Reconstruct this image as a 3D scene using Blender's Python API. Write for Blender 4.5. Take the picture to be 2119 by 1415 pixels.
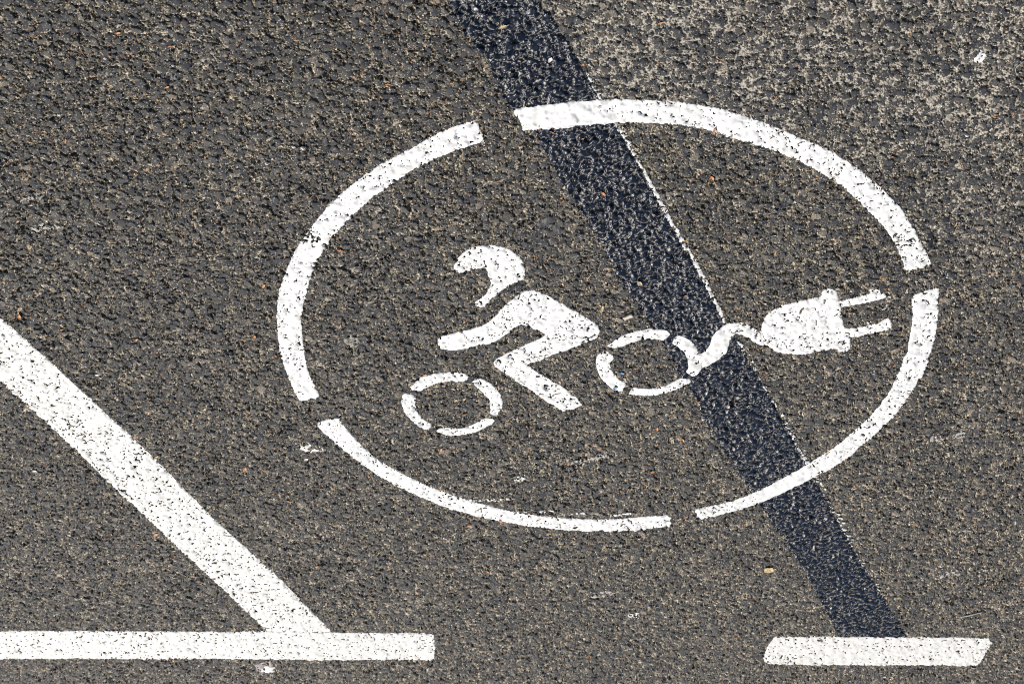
import bpy, math, random
import numpy as np
from mathutils import Matrix, Vector

# ------------------------------------------------------------------ camera, sky, sun, exposure
scene = bpy.context.scene
for o in list(bpy.data.objects):
    bpy.data.objects.remove(o)
COL = scene.collection
FPX, PITCH, ROLL, CAMH = 3141.77, math.radians(40.4326), math.radians(0.7627), 1.5

cam_data = bpy.data.cameras.new('camera')
cam = bpy.data.objects.new('camera', cam_data)
COL.objects.link(cam)
cam_data.sensor_fit = 'HORIZONTAL'
cam_data.sensor_width = 36.0
cam_data.lens = 36.0 * FPX / 2119.0
cam_data.clip_start = 0.05
cam_data.clip_end = 500.0
# the photographer stands on the far side of the sign, so the picture is held upside down
R0 = Vector((1, 0, 0)); U0 = Vector((0, math.sin(PITCH), math.cos(PITCH))); F0 = Vector((0, math.cos(PITCH), -math.sin(PITCH)))
cr, sr = math.cos(ROLL), math.sin(ROLL)
RC = -cr * R0 - sr * U0; UC = sr * R0 - cr * U0; BC = -F0
m = Matrix((RC, UC, BC)).transposed().to_4x4()
m.translation = Vector((0, 0, CAMH))
cam.matrix_world = m
cam_data.dof.use_dof = True
cam_data.dof.focus_distance = 2.2
cam_data.dof.aperture_fstop = 16.0
scene.camera = cam

SUN_AZ = math.radians(35.0)       # measured from +Y towards +X
SUN_EL = math.radians(41.0)
world = bpy.data.worlds.new('World'); scene.world = world; world.use_nodes = True
wn = world.node_tree.nodes; wl = world.node_tree.links
wn.clear()
sky = wn.new('ShaderNodeTexSky'); sky.sky_type = 'NISHITA'; sky.sun_disc = False
sky.sun_elevation = SUN_EL; sky.sun_rotation = SUN_AZ
bg = wn.new('ShaderNodeBackground'); bg.inputs['Strength'].default_value = 0.05
wo = wn.new('ShaderNodeOutputWorld')
wl.new(sky.outputs[0], bg.inputs['Color']); wl.new(bg.outputs[0], wo.inputs['Surface'])

sl = bpy.data.lights.new('sun', 'SUN'); sl.energy = 4.6; sl.angle = math.radians(0.53); sl.color = (1.0, 0.955, 0.89)
sun = bpy.data.objects.new('sun', sl); COL.objects.link(sun)
sd = Vector((math.sin(SUN_AZ) * math.cos(SUN_EL), math.cos(SUN_AZ) * math.cos(SUN_EL), math.sin(SUN_EL)))
sun.rotation_euler = sd.to_track_quat('Z', 'Y').to_euler()
sun.location = sd * 20

scene.view_settings.view_transform = 'Standard'
scene.view_settings.look = 'None'
scene.view_settings.gamma = 1.0
scene.view_settings.exposure = 0.28
scene.view_settings.use_curve_mapping = False
scene.cycles.use_denoising = False
scene.cycles.filter_width = 1.05

# outlines of every painted mark and stain on the ground, in millimetres (x, y); first value 1 = curved outline
SHAPES = {
 'helmet': (1, [(85.2,1596.3),(81.1,1582.3),(73.2,1569.8),(62.6,1558.6),(49.3,1552.4),(34.2,1550.7),(19.0,1552.9),(7.7,1557.6),(-3.8,1566.9),(-11.6,1579.2),(-16.0,1593.0),(-17.3,1607.0),(-16.0,1618.9),(-8.3,1625.6),(0.4,1631.5),(11.0,1638.9),(19.8,1649.2),(28.6,1659.6),(35.5,1670.0),(40.4,1678.1),(46.4,1682.1),(53.3,1678.6),(56.2,1671.9),(51.2,1667.4),(44.3,1659.9),(37.4,1648.1),(33.0,1636.5),(32.4,1625.0),(35.3,1612.3),(37.2,1602.4),(42.0,1597.5),(49.7,1599.3),(59.3,1602.9),(69.0,1605.9),(77.7,1608.3),(82.9,1606.1)]),
 'rider_body': (1, [(113.6,1764.2),(110.6,1753.3),(101.4,1746.9),(87.1,1741.9),(70.9,1736.0),(54.7,1729.0),(40.6,1719.5),(30.6,1708.7),(20.7,1693.5),(10.8,1676.9),(1.1,1663.4),(-8.6,1653.0),(-18.3,1646.4),(-31.9,1643.9),(-41.8,1649.5),(-55.7,1657.9),(-71.9,1670.8),(-88.1,1683.8),(-104.5,1696.9),(-119.1,1710.2),(-128.6,1720.7),(-132.2,1732.8),(-129.9,1745.2),(-121.2,1753.2),(-107.4,1762.8),(-91.6,1773.2),(-75.6,1782.4),(-57.5,1794.0),(-41.3,1805.5),(-25.0,1812.3),(-31.4,1823.6),(-42.0,1834.8),(-56.9,1847.7),(-71.9,1860.7),(-87.1,1875.5),(-102.6,1893.8),(-112.1,1909.0),(-110.9,1915.9),(-101.6,1923.1),(-89.0,1928.6),(-78.2,1927.1),(-65.0,1913.5),(-49.7,1898.3),(-36.7,1883.3),(-21.7,1870.1),(-11.1,1860.3),(1.6,1844.0),(14.2,1832.7),(24.6,1821.5),(28.3,1811.8),(24.6,1802.1),(14.3,1792.3),(0.1,1782.4),(-14.1,1772.6),(-28.2,1761.3),(-40.2,1753.3),(-50.0,1742.2),(-41.8,1736.2),(-31.6,1728.7),(-23.5,1722.8),(-13.4,1720.9),(-3.5,1726.2),(6.5,1738.7),(16.5,1751.3),(26.6,1760.9),(36.8,1765.8),(51.1,1769.2),(65.4,1775.2),(79.7,1780.9),(92.0,1782.7),(102.2,1781.3),(110.2,1775.2)]),
 'fw_top': (1, [(160.2,1874.7),(155.4,1868.0),(147.6,1856.9),(139.1,1848.0),(128.9,1842.8),(117.0,1838.9),(104.2,1836.9),(89.7,1836.2),(77.0,1838.1),(68.9,1841.5),(68.1,1845.1),(70.9,1853.8),(74.6,1858.2),(83.8,1858.4),(92.0,1857.2),(102.0,1858.1),(111.3,1861.9),(120.5,1865.8),(128.9,1871.1),(135.5,1877.1),(142.1,1881.6),(149.6,1883.3),(155.0,1880.4)]),
 'fw_right': (1, [(61.4,1859.4),(58.2,1854.3),(50.8,1851.2),(43.6,1854.0),(35.4,1861.0),(28.1,1870.4),(21.7,1880.5),(17.0,1892.3),(14.7,1905.6),(14.2,1920.7),(15.5,1929.0),(20.6,1936.0),(21.1,1942.9),(24.8,1944.9),(30.0,1943.1),(34.7,1939.3),(32.8,1931.7),(33.2,1921.1),(34.6,1909.0),(37.4,1900.1),(42.9,1890.6),(49.2,1879.6),(55.6,1869.5)]),
 'fw_bottom': (1, [(121.3,1987.8),(118.3,1982.2),(113.5,1978.2),(106.8,1978.0),(99.3,1980.2),(88.9,1980.5),(78.4,1978.2),(68.9,1974.9),(59.3,1967.6),(50.8,1960.5),(43.2,1954.1),(35.7,1953.2),(29.1,1955.3),(26.4,1959.2),(30.0,1967.0),(37.6,1974.9),(47.1,1983.0),(57.6,1989.5),(69.1,1994.5),(81.6,1997.9),(94.0,2000.1),(105.4,1998.5),(114.8,1993.9)]),
 'fw_left': (1, [(174.3,1900.1),(172.1,1892.6),(167.3,1889.5),(160.1,1893.1),(152.8,1895.9),(152.4,1902.6),(154.0,1913.1),(154.0,1925.2),(151.7,1937.3),(147.4,1947.9),(141.2,1958.6),(133.9,1966.2),(129.4,1972.3),(131.1,1980.1),(137.4,1986.9),(143.9,1982.0),(152.2,1974.3),(160.2,1963.6),(167.2,1949.9),(172.2,1936.2),(174.9,1922.6),(175.8,1913.6)]),
 'rw_top': (1, [(-146.3,1767.5),(-151.1,1759.4),(-159.6,1750.2),(-170.7,1741.0),(-183.1,1733.8),(-196.9,1728.6),(-210.9,1726.4),(-225.2,1728.1),(-235.8,1731.8),(-238.9,1737.6),(-235.6,1744.6),(-229.6,1749.7),(-219.2,1750.0),(-206.2,1749.2),(-196.0,1751.4),(-184.7,1756.7),(-174.7,1762.9),(-166.0,1769.1),(-155.8,1772.8)]),
 'rw_left': (1, [(-130.4,1801.5),(-131.9,1791.2),(-136.8,1783.9),(-144.5,1781.7),(-151.2,1784.6),(-155.6,1792.7),(-154.9,1803.0),(-152.9,1813.4),(-154.8,1823.8),(-160.9,1836.3),(-169.7,1848.8),(-178.8,1856.1),(-180.0,1863.6),(-176.3,1869.0),(-175.5,1876.6),(-168.7,1876.7),(-158.8,1869.4),(-148.8,1857.8),(-139.9,1843.1),(-133.7,1826.4),(-131.1,1813.9)]),
 'rw_bottom': (1, [(-186.1,1883.9),(-189.4,1873.0),(-195.1,1867.5),(-203.4,1870.6),(-218.1,1869.2),(-234.0,1865.6),(-246.8,1858.9),(-257.9,1848.0),(-265.5,1843.0),(-274.9,1843.4),(-281.3,1847.5),(-278.7,1855.0),(-270.1,1863.8),(-258.7,1871.6),(-245.9,1879.4),(-230.3,1886.3),(-214.2,1888.4),(-197.8,1887.0)]),
 'rw_right': (1, [(-244.6,1758.4),(-246.8,1746.4),(-253.3,1740.3),(-262.7,1744.1),(-272.6,1752.9),(-280.2,1763.7),(-284.7,1775.8),(-288.3,1784.9),(-292.3,1798.1),(-294.4,1812.6),(-292.4,1825.1),(-288.6,1833.6),(-282.1,1834.8),(-272.0,1827.6),(-274.1,1815.1),(-272.3,1802.7),(-268.9,1788.3),(-261.9,1776.2),(-253.1,1766.3)]),
 'cord': (1, [(-282.8,1775.8),(-288.7,1782.8),(-293.6,1779.7),(-299.2,1770.4),(-301.9,1759.3),(-303.0,1745.3),(-306.6,1731.3),(-313.2,1721.4),(-322.5,1713.4),(-333.7,1710.2),(-346.4,1710.0),(-348.3,1711.5),(-356.7,1715.7),(-362.6,1721.5),(-370.0,1728.4),(-377.3,1729.2),(-388.5,1739.0),(-396.3,1766.9),(-386.6,1763.4),(-375.3,1758.5),(-365.2,1751.6),(-357.6,1743.7),(-349.0,1737.8),(-338.2,1735.0),(-333.3,1738.1),(-330.2,1756.7),(-329.6,1768.8),(-328.9,1778.9),(-322.2,1789.3),(-314.3,1800.7),(-303.4,1810.3),(-294.7,1815.7),(-290.0,1808.5),(-285.7,1792.1)]),
 'plug_body': (1, [(-376.0,1729.2),(-374.6,1713.4),(-376.6,1699.5),(-381.4,1687.7),(-389.1,1677.9),(-398.2,1670.0),(-409.0,1665.0),(-421.2,1660.9),(-433.3,1656.8),(-441.6,1652.9),(-450.2,1650.8),(-453.7,1645.1),(-451.0,1640.4),(-455.0,1633.7),(-463.7,1632.6),(-470.8,1633.4),(-474.7,1641.8),(-478.6,1653.1),(-481.2,1660.7),(-484.7,1670.2),(-488.0,1685.6),(-493.3,1701.1),(-498.7,1716.8),(-503.9,1724.6),(-509.3,1736.5),(-513.4,1748.6),(-515.6,1760.7),(-514.8,1771.0),(-507.4,1774.2),(-500.6,1773.4),(-497.1,1768.3),(-487.7,1767.5),(-477.6,1770.7),(-467.6,1774.0),(-457.7,1778.4),(-446.2,1781.7),(-434.4,1782.6),(-422.3,1781.6),(-412.6,1779.3),(-403.8,1773.3),(-395.0,1767.3),(-385.9,1749.2)]),
 'prong_a': (1, [(-478.9,1658.8),(-488.1,1656.7),(-496.3,1652.7),(-506.0,1649.7),(-515.1,1643.8),(-523.2,1639.9),(-520.0,1636.2),(-526.7,1631.4),(-535.7,1632.1),(-535.3,1636.8),(-543.4,1639.5),(-547.1,1645.1),(-545.6,1650.8),(-537.5,1654.8),(-525.5,1658.8),(-513.7,1663.8),(-501.6,1667.9),(-490.6,1671.0),(-484.5,1672.5)]),
 'prong_b': (1, [(-497.9,1719.8),(-508.3,1719.6),(-518.3,1717.4),(-530.3,1712.2),(-541.4,1709.0),(-549.9,1705.9),(-553.3,1699.9),(-559.6,1695.8),(-564.4,1700.6),(-568.3,1710.4),(-567.7,1717.4),(-560.9,1722.5),(-550.0,1726.7),(-539.1,1730.9),(-526.6,1734.2),(-516.9,1738.8),(-510.5,1739.5),(-507.0,1734.6)]),
 'arc_top': (1, [(1.3,1299.7),(-5.7,1295.5),(-20.4,1292.8),(-71.7,1283.8),(-123.1,1279.4),(-164.0,1278.6),(-205.7,1282.8),(-232.3,1285.9),(-267.2,1292.3),(-327.5,1316.2),(-385.4,1345.2),(-423.5,1366.0),(-466.5,1399.6),(-506.9,1438.0),(-533.2,1466.8),(-550.2,1494.4),(-562.7,1512.4),(-581.3,1545.0),(-593.5,1567.9),(-597.4,1578.0),(-585.1,1585.3),(-569.1,1591.7),(-562.3,1585.8),(-558.4,1574.7),(-546.0,1549.8),(-532.1,1524.9),(-512.8,1499.1),(-492.7,1475.2),(-460.0,1442.5),(-442.0,1424.2),(-392.3,1388.9),(-353.9,1367.3),(-310.6,1350.9),(-265.4,1333.0),(-236.2,1324.4),(-209.0,1319.5),(-156.6,1317.5),(-104.6,1321.3),(-52.5,1329.2),(-18.8,1333.3),(-10.5,1332.6),(-7.2,1316.8),(-0.2,1308.7)]),
 'arc_left': (1, [(53.4,1318.5),(101.0,1341.6),(138.1,1369.2),(182.6,1400.4),(219.4,1435.0),(241.0,1458.2),(271.1,1498.9),(290.2,1530.8),(307.7,1560.5),(330.5,1614.3),(345.2,1663.7),(353.5,1717.6),(356.7,1792.4),(349.1,1863.3),(338.7,1912.0),(322.6,1908.1),(305.6,1898.8),(317.2,1846.5),(320.0,1784.2),(316.4,1709.5),(304.5,1659.2),(290.7,1610.5),(273.2,1569.8),(238.5,1512.5),(216.3,1485.6),(190.2,1455.7),(151.0,1418.9),(115.4,1391.8),(93.7,1378.4),(53.0,1359.1),(41.0,1353.2),(46.4,1334.4)]),
 'arc_bottom': (1, [(316.0,1972.8),(299.3,2009.2),(268.8,2055.5),(223.6,2117.0),(156.7,2176.0),(95.8,2217.3),(16.1,2250.5),(-70.2,2271.6),(-157.4,2278.0),(-229.3,2270.9),(-282.9,2256.7),(-282.6,2241.9),(-274.2,2223.9),(-197.9,2237.8),(-126.9,2239.5),(-40.8,2229.4),(30.3,2205.5),(100.5,2170.3),(155.0,2132.5),(195.0,2098.1),(233.7,2054.8),(260.7,2004.3),(275.6,1969.3),(280.8,1956.6)]),
 'arc_right': (1, [(-587.6,1644.1),(-592.5,1673.9),(-598.0,1700.9),(-601.2,1739.7),(-604.8,1770.9),(-602.6,1790.5),(-599.5,1838.2),(-595.4,1874.3),(-579.0,1932.7),(-554.5,1982.3),(-531.8,2025.4),(-521.3,2037.8),(-486.9,2080.5),(-439.1,2134.6),(-382.7,2179.5),(-326.6,2204.1),(-329.0,2219.5),(-337.3,2234.5),(-405.1,2199.8),(-461.8,2158.3),(-517.5,2101.2),(-554.5,2059.6),(-582.7,2006.8),(-606.3,1956.5),(-621.5,1915.3),(-633.1,1860.6),(-640.4,1819.6),(-640.2,1782.2),(-639.1,1738.9),(-633.4,1688.2),(-624.6,1654.0),(-620.9,1628.8)]),
 'bay_line': (0, [(845.7,1578.8),(770.2,1720.8),(712.8,1832.6),(652.1,1959.5),(586.8,2100.0),(529.9,2239.9),(434.7,2436.1),(344.3,2654.1),(469.2,2663.1),(522.8,2532.0),(612.6,2324.1),(676.8,2173.4),(749.5,1999.3),(807.6,1871.8),(897.5,1684.3)]),
 'bar_left': (0, [(1311.5,2669.3),(1003.7,2662.1),(716.0,2654.5),(429.5,2648.8),(165.0,2647.4),(147.1,2652.7),(145.8,2704.5),(149.3,2755.9),(440.9,2759.9),(735.5,2765.9),(1031.4,2773.9),(1348.4,2782.6)]),
 'bar_right': (0, [(-524.5,2642.4),(-710.3,2638.4),(-942.1,2637.0),(-953.7,2655.7),(-952.8,2686.7),(-951.8,2716.1),(-950.8,2737.9),(-946.2,2747.1),(-731.4,2750.9),(-529.7,2753.4),(-517.7,2743.8),(-513.6,2728.0),(-515.9,2674.4)]),
 'strip': (0, [(139.7,1018.9),(97.6,1098.7),(83.9,1129.4),(73.8,1149.4),(71.7,1161.7),(57.4,1185.1),(40.6,1212.0),(26.9,1237.9),(18.8,1267.5),(5.8,1294.6),(-11.0,1318.4),(-25.2,1337.9),(-43.3,1377.2),(-66.4,1429.8),(-89.9,1475.2),(-115.6,1520.3),(-147.6,1602.0),(-177.2,1660.2),(-210.4,1720.9),(-234.8,1764.2),(-255.2,1818.3),(-282.8,1869.9),(-310.5,1939.8),(-355.1,2034.7),(-368.0,2054.9),(-401.5,2125.4),(-438.7,2193.9),(-486.0,2286.0),(-553.5,2416.5),(-601.8,2527.3),(-648.4,2631.6),(-652.9,2646.6),(-782.4,2643.1),(-776.2,2628.2),(-701.6,2476.1),(-631.7,2346.7),(-584.6,2246.9),(-519.7,2112.7),(-479.9,2031.9),(-433.7,1932.9),(-388.4,1843.6),(-340.5,1747.9),(-317.9,1711.3),(-259.4,1582.9),(-219.0,1503.9),(-173.6,1407.1),(-129.6,1319.5),(-107.5,1278.2),(-88.1,1236.0),(-73.1,1207.0),(-62.0,1184.6),(-45.2,1154.3),(-28.0,1127.5),(-11.8,1095.6),(31.2,1017.2)]),
 'old_a': (0, [(-83.8,1229.1),(-92.1,1238.2),(-111.4,1279.1),(-135.0,1319.5),(-177.4,1405.4),(-223.8,1501.9),(-264.9,1581.4),(-320.0,1704.3),(-317.9,1711.3),(-259.4,1582.9),(-219.0,1503.9),(-173.6,1407.1),(-129.6,1319.5),(-107.5,1278.2),(-88.1,1236.0)]),
 'old_b': (0, [(-340.5,1747.9),(-388.4,1843.6),(-433.7,1932.9),(-479.9,2031.9),(-519.7,2112.7),(-584.6,2246.9),(-631.7,2346.7),(-701.6,2476.1),(-710.9,2472.4),(-639.3,2340.1),(-593.4,2243.6),(-525.0,2106.9),(-484.1,2027.8),(-437.8,1929.4),(-392.5,1840.4),(-344.6,1746.0)]),
 'splat_corner': (1, [(-584.5,1204.5),(-582.4,1209.8),(-582.0,1210.6),(-580.7,1212.0),(-575.8,1209.0),(-572.1,1211.5),(-571.9,1209.4),(-570.3,1204.7),(-571.4,1201.4),(-572.0,1199.7),(-572.9,1198.3),(-575.4,1192.6),(-581.7,1196.6),(-583.2,1201.7)]),
 'splat_pink': (1, [(479.8,2795.2),(476.7,2803.1),(486.0,2817.2),(494.5,2813.1),(502.6,2822.0),(509.9,2811.2),(513.6,2807.8),(513.9,2796.1),(516.2,2784.5),(505.1,2780.5),(497.0,2771.9),(487.6,2767.9),(482.8,2771.5),(478.0,2783.4)]),
 'splat_bar': (1, [(480.8,2805.4),(473.9,2811.9),(485.5,2816.1),(488.0,2815.3),(495.2,2814.9),(499.9,2817.3),(503.5,2812.8),(508.2,2806.2),(500.2,2798.9),(500.0,2796.9),(489.7,2785.9),(486.1,2794.0),(476.3,2793.3),(476.2,2797.6)]),
 'splat_ring_gap': (1, [(309.9,2040.2),(311.7,2042.5),(321.9,2047.7),(327.3,2047.0),(336.3,2051.9),(344.3,2049.2),(342.8,2047.2),(352.5,2041.1),(349.5,2034.0),(335.2,2031.2),(333.2,2024.6),(326.7,2034.7),(321.6,2032.1),(317.9,2033.1)]),
 'splat_inside': (1, [(-30.4,2118.3),(-25.9,2120.6),(-19.7,2123.2),(-19.3,2121.1),(-16.9,2130.4),(-10.7,2122.2),(-10.1,2123.9),(-3.4,2118.9),(-10.5,2115.7),(-10.4,2116.6),(-15.3,2113.9),(-20.5,2115.8),(-24.4,2110.0),(-22.5,2113.7)]),
 'splat_low': (1, [(-253.1,2569.6),(-250.5,2573.7),(-253.2,2579.5),(-245.8,2578.3),(-240.0,2575.8),(-240.3,2582.1),(-239.1,2577.4),(-228.1,2570.2),(-238.0,2566.9),(-232.8,2562.3),(-239.4,2564.1),(-243.1,2559.3),(-250.1,2560.7),(-246.8,2562.9)]),
 'gum_grey': (1, [(231.6,1762.4),(233.3,1768.9),(235.4,1772.8),(241.6,1775.4),(246.9,1775.9),(251.4,1772.6),(254.0,1768.2),(257.3,1762.9),(253.4,1756.8),(250.7,1751.7),(245.8,1750.9),(239.9,1750.2),(236.2,1752.9),(232.2,1756.7)]),
 'gum_dark': (1, [(-71.6,1509.6),(-68.8,1517.7),(-64.6,1524.9),(-57.6,1528.8),(-50.1,1526.5),(-42.7,1521.9),(-40.1,1518.4),(-33.6,1510.3),(-38.3,1502.3),(-42.6,1495.8),(-48.9,1491.9),(-56.6,1490.8),(-64.1,1494.7),(-68.8,1502.1)]),
 'oil_a': (1, [(424.6,1256.4),(427.4,1259.2),(433.0,1261.4),(437.9,1267.5),(443.0,1268.3),(448.1,1262.8),(449.6,1261.4),(452.1,1256.9),(444.9,1252.3),(442.0,1247.8),(438.9,1245.9),(435.0,1245.1),(431.3,1250.8),(430.4,1252.5)]),
 'oil_b': (1, [(-515.2,1304.6),(-517.8,1306.3),(-514.6,1311.5),(-511.7,1309.2),(-508.5,1311.8),(-506.1,1310.0),(-501.8,1307.2),(-503.8,1304.8),(-500.6,1302.0),(-502.1,1299.5),(-506.0,1299.9),(-510.1,1298.4),(-512.8,1299.1),(-514.5,1301.1)]),
 'oil_c': (1, [(-593.7,1530.5),(-593.8,1535.1),(-593.5,1539.2),(-591.2,1540.3),(-588.3,1547.4),(-586.1,1541.7),(-582.8,1535.7),(-579.4,1530.8),(-578.2,1523.2),(-581.0,1522.5),(-581.2,1513.4),(-585.7,1514.0),(-587.5,1516.8),(-593.5,1523.1)]),
 'prong_fleck': (1, [(-529.5,1704.3),(-533.0,1702.3),(-537.2,1705.1),(-533.9,1707.2),(-532.9,1710.5)]),
 'prong_streak': (1, [(-547.5,1676.6),(-550.1,1673.7),(-552.0,1666.9),(-553.6,1664.0),(-554.0,1668.8),(-551.8,1675.6),(-549.0,1678.1)]),
 'brush_a': (0, [(75.6,2184.7),(58.8,2180.4),(37.9,2183.2),(16.9,2179.4),(-1.5,2178.9),(-3.2,2183.2),(15.2,2186.5),(36.2,2186.7),(57.2,2187.5),(74.0,2189.9)]),
 'brush_b': (0, [(-21.3,2216.1),(-46.7,2218.5),(-63.6,2214.1),(-77.9,2212.1),(-79.7,2214.8),(-65.4,2219.4),(-48.5,2221.9),(-23.0,2219.4)]),
 'brush_c': (0, [(-80.9,2228.6),(-106.2,2223.2),(-134.0,2218.5),(-135.9,2223.8),(-108.0,2226.4),(-82.7,2231.3)]),
 'brush_d': (0, [(-175.9,2224.8),(-191.1,2223.7),(-211.8,2216.3),(-213.9,2222.2),(-193.0,2227.9),(-177.9,2230.6)]),
 'scuff_a': (0, [(-100.4,2070.1),(-124.3,2059.9),(-144.1,2051.4),(-159.9,2045.3),(-162.0,2054.6),(-146.3,2063.0),(-126.6,2074.5),(-102.6,2084.7)]),
 'scuff_b': (0, [(680.7,1467.5),(670.0,1464.4),(659.6,1462.3),(645.0,1456.5),(645.7,1465.7),(660.4,1471.5),(670.8,1473.4),(682.0,1478.2)]),
 'scuff_c': (0, [(677.1,1526.1),(662.5,1519.0),(648.6,1517.3),(629.3,1512.5),(629.5,1519.7),(649.8,1529.0),(664.0,1531.7),(678.1,1536.7)]),
 'scuff_d': (0, [(-148.3,2490.9),(-175.2,2480.9),(-202.4,2479.1),(-205.0,2491.4),(-178.1,2501.6),(-150.7,2503.4)]),
 'scuff_e': (0, [(-794.2,2397.9),(-811.3,2394.9),(-827.7,2389.0),(-833.6,2406.6),(-816.1,2408.2),(-800.8,2419.5)]),
 'scuff_f': (0, [(-685.9,1983.7),(-713.0,1981.2),(-736.6,1963.7),(-742.5,1982.4),(-717.1,1992.2),(-692.0,2004.1)]),
 'scuff_g': (0, [(-348.7,1608.1),(-354.8,1622.4),(-359.2,1634.6),(-361.5,1641.7),(-357.0,1628.9),(-350.7,1612.5)]),
}
WEAR = [(298.0,1533.9,10.5,0.9),(286.6,1535.6,10.5,1.15),(276.2,1541.3,10.5,1.1),(267.1,1546.9,6.8,0.8),(717.2,1985.5,16.5,0.8),(726.5,1884.7,9.0,0.5),(629.3,1799.2,7.5,0.4),(700.2,2018.0,10.5,0.8),(-553.8,1531.3,18.0,0.6),(-534.2,1522.0,9.0,0.6),(-613.4,2655.3,7.5,0.9),(-648.4,2692.9,6.8,0.6),(-748.9,2690.2,5.2,0.5),(-628.9,2732.8,6.8,0.5),(606.5,2687.8,12.0,0.6),(545.0,2388.8,7.5,0.6),(481.3,2449.2,9.0,0.6),(39.6,1638.7,6.0,0.3),(570.2,2103.8,5.2,0.4)]   # worn places in the paint: x, y, radius mm, strength
DUST = [(-256,1164,248,140,1.0),(-127,1189,101,120,0.9),(-542,1227,181,178,0.85),(-357,1246,219,134,0.8),(-644,1391,141,229,0.5),(397,1175,66,52,0.3),(616,1171,36,30,0.25),(372,1212,36,30,0.25)]   # pale cement dust between the stones: x, y, rx, ry mm, strength
SPOT = {'disc':(-478.7,2396.5),'stick0':(-867.4,2555.4),'stick1':(-907.3,2536.3),'chip0':(-166.6,1701.9),'chip1':(-178.4,1694.1),'thread':(-629.9,1217.5),'needle_green0':(730.3,2292.3),'needle_green1':(715.0,2293.5)}
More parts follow.
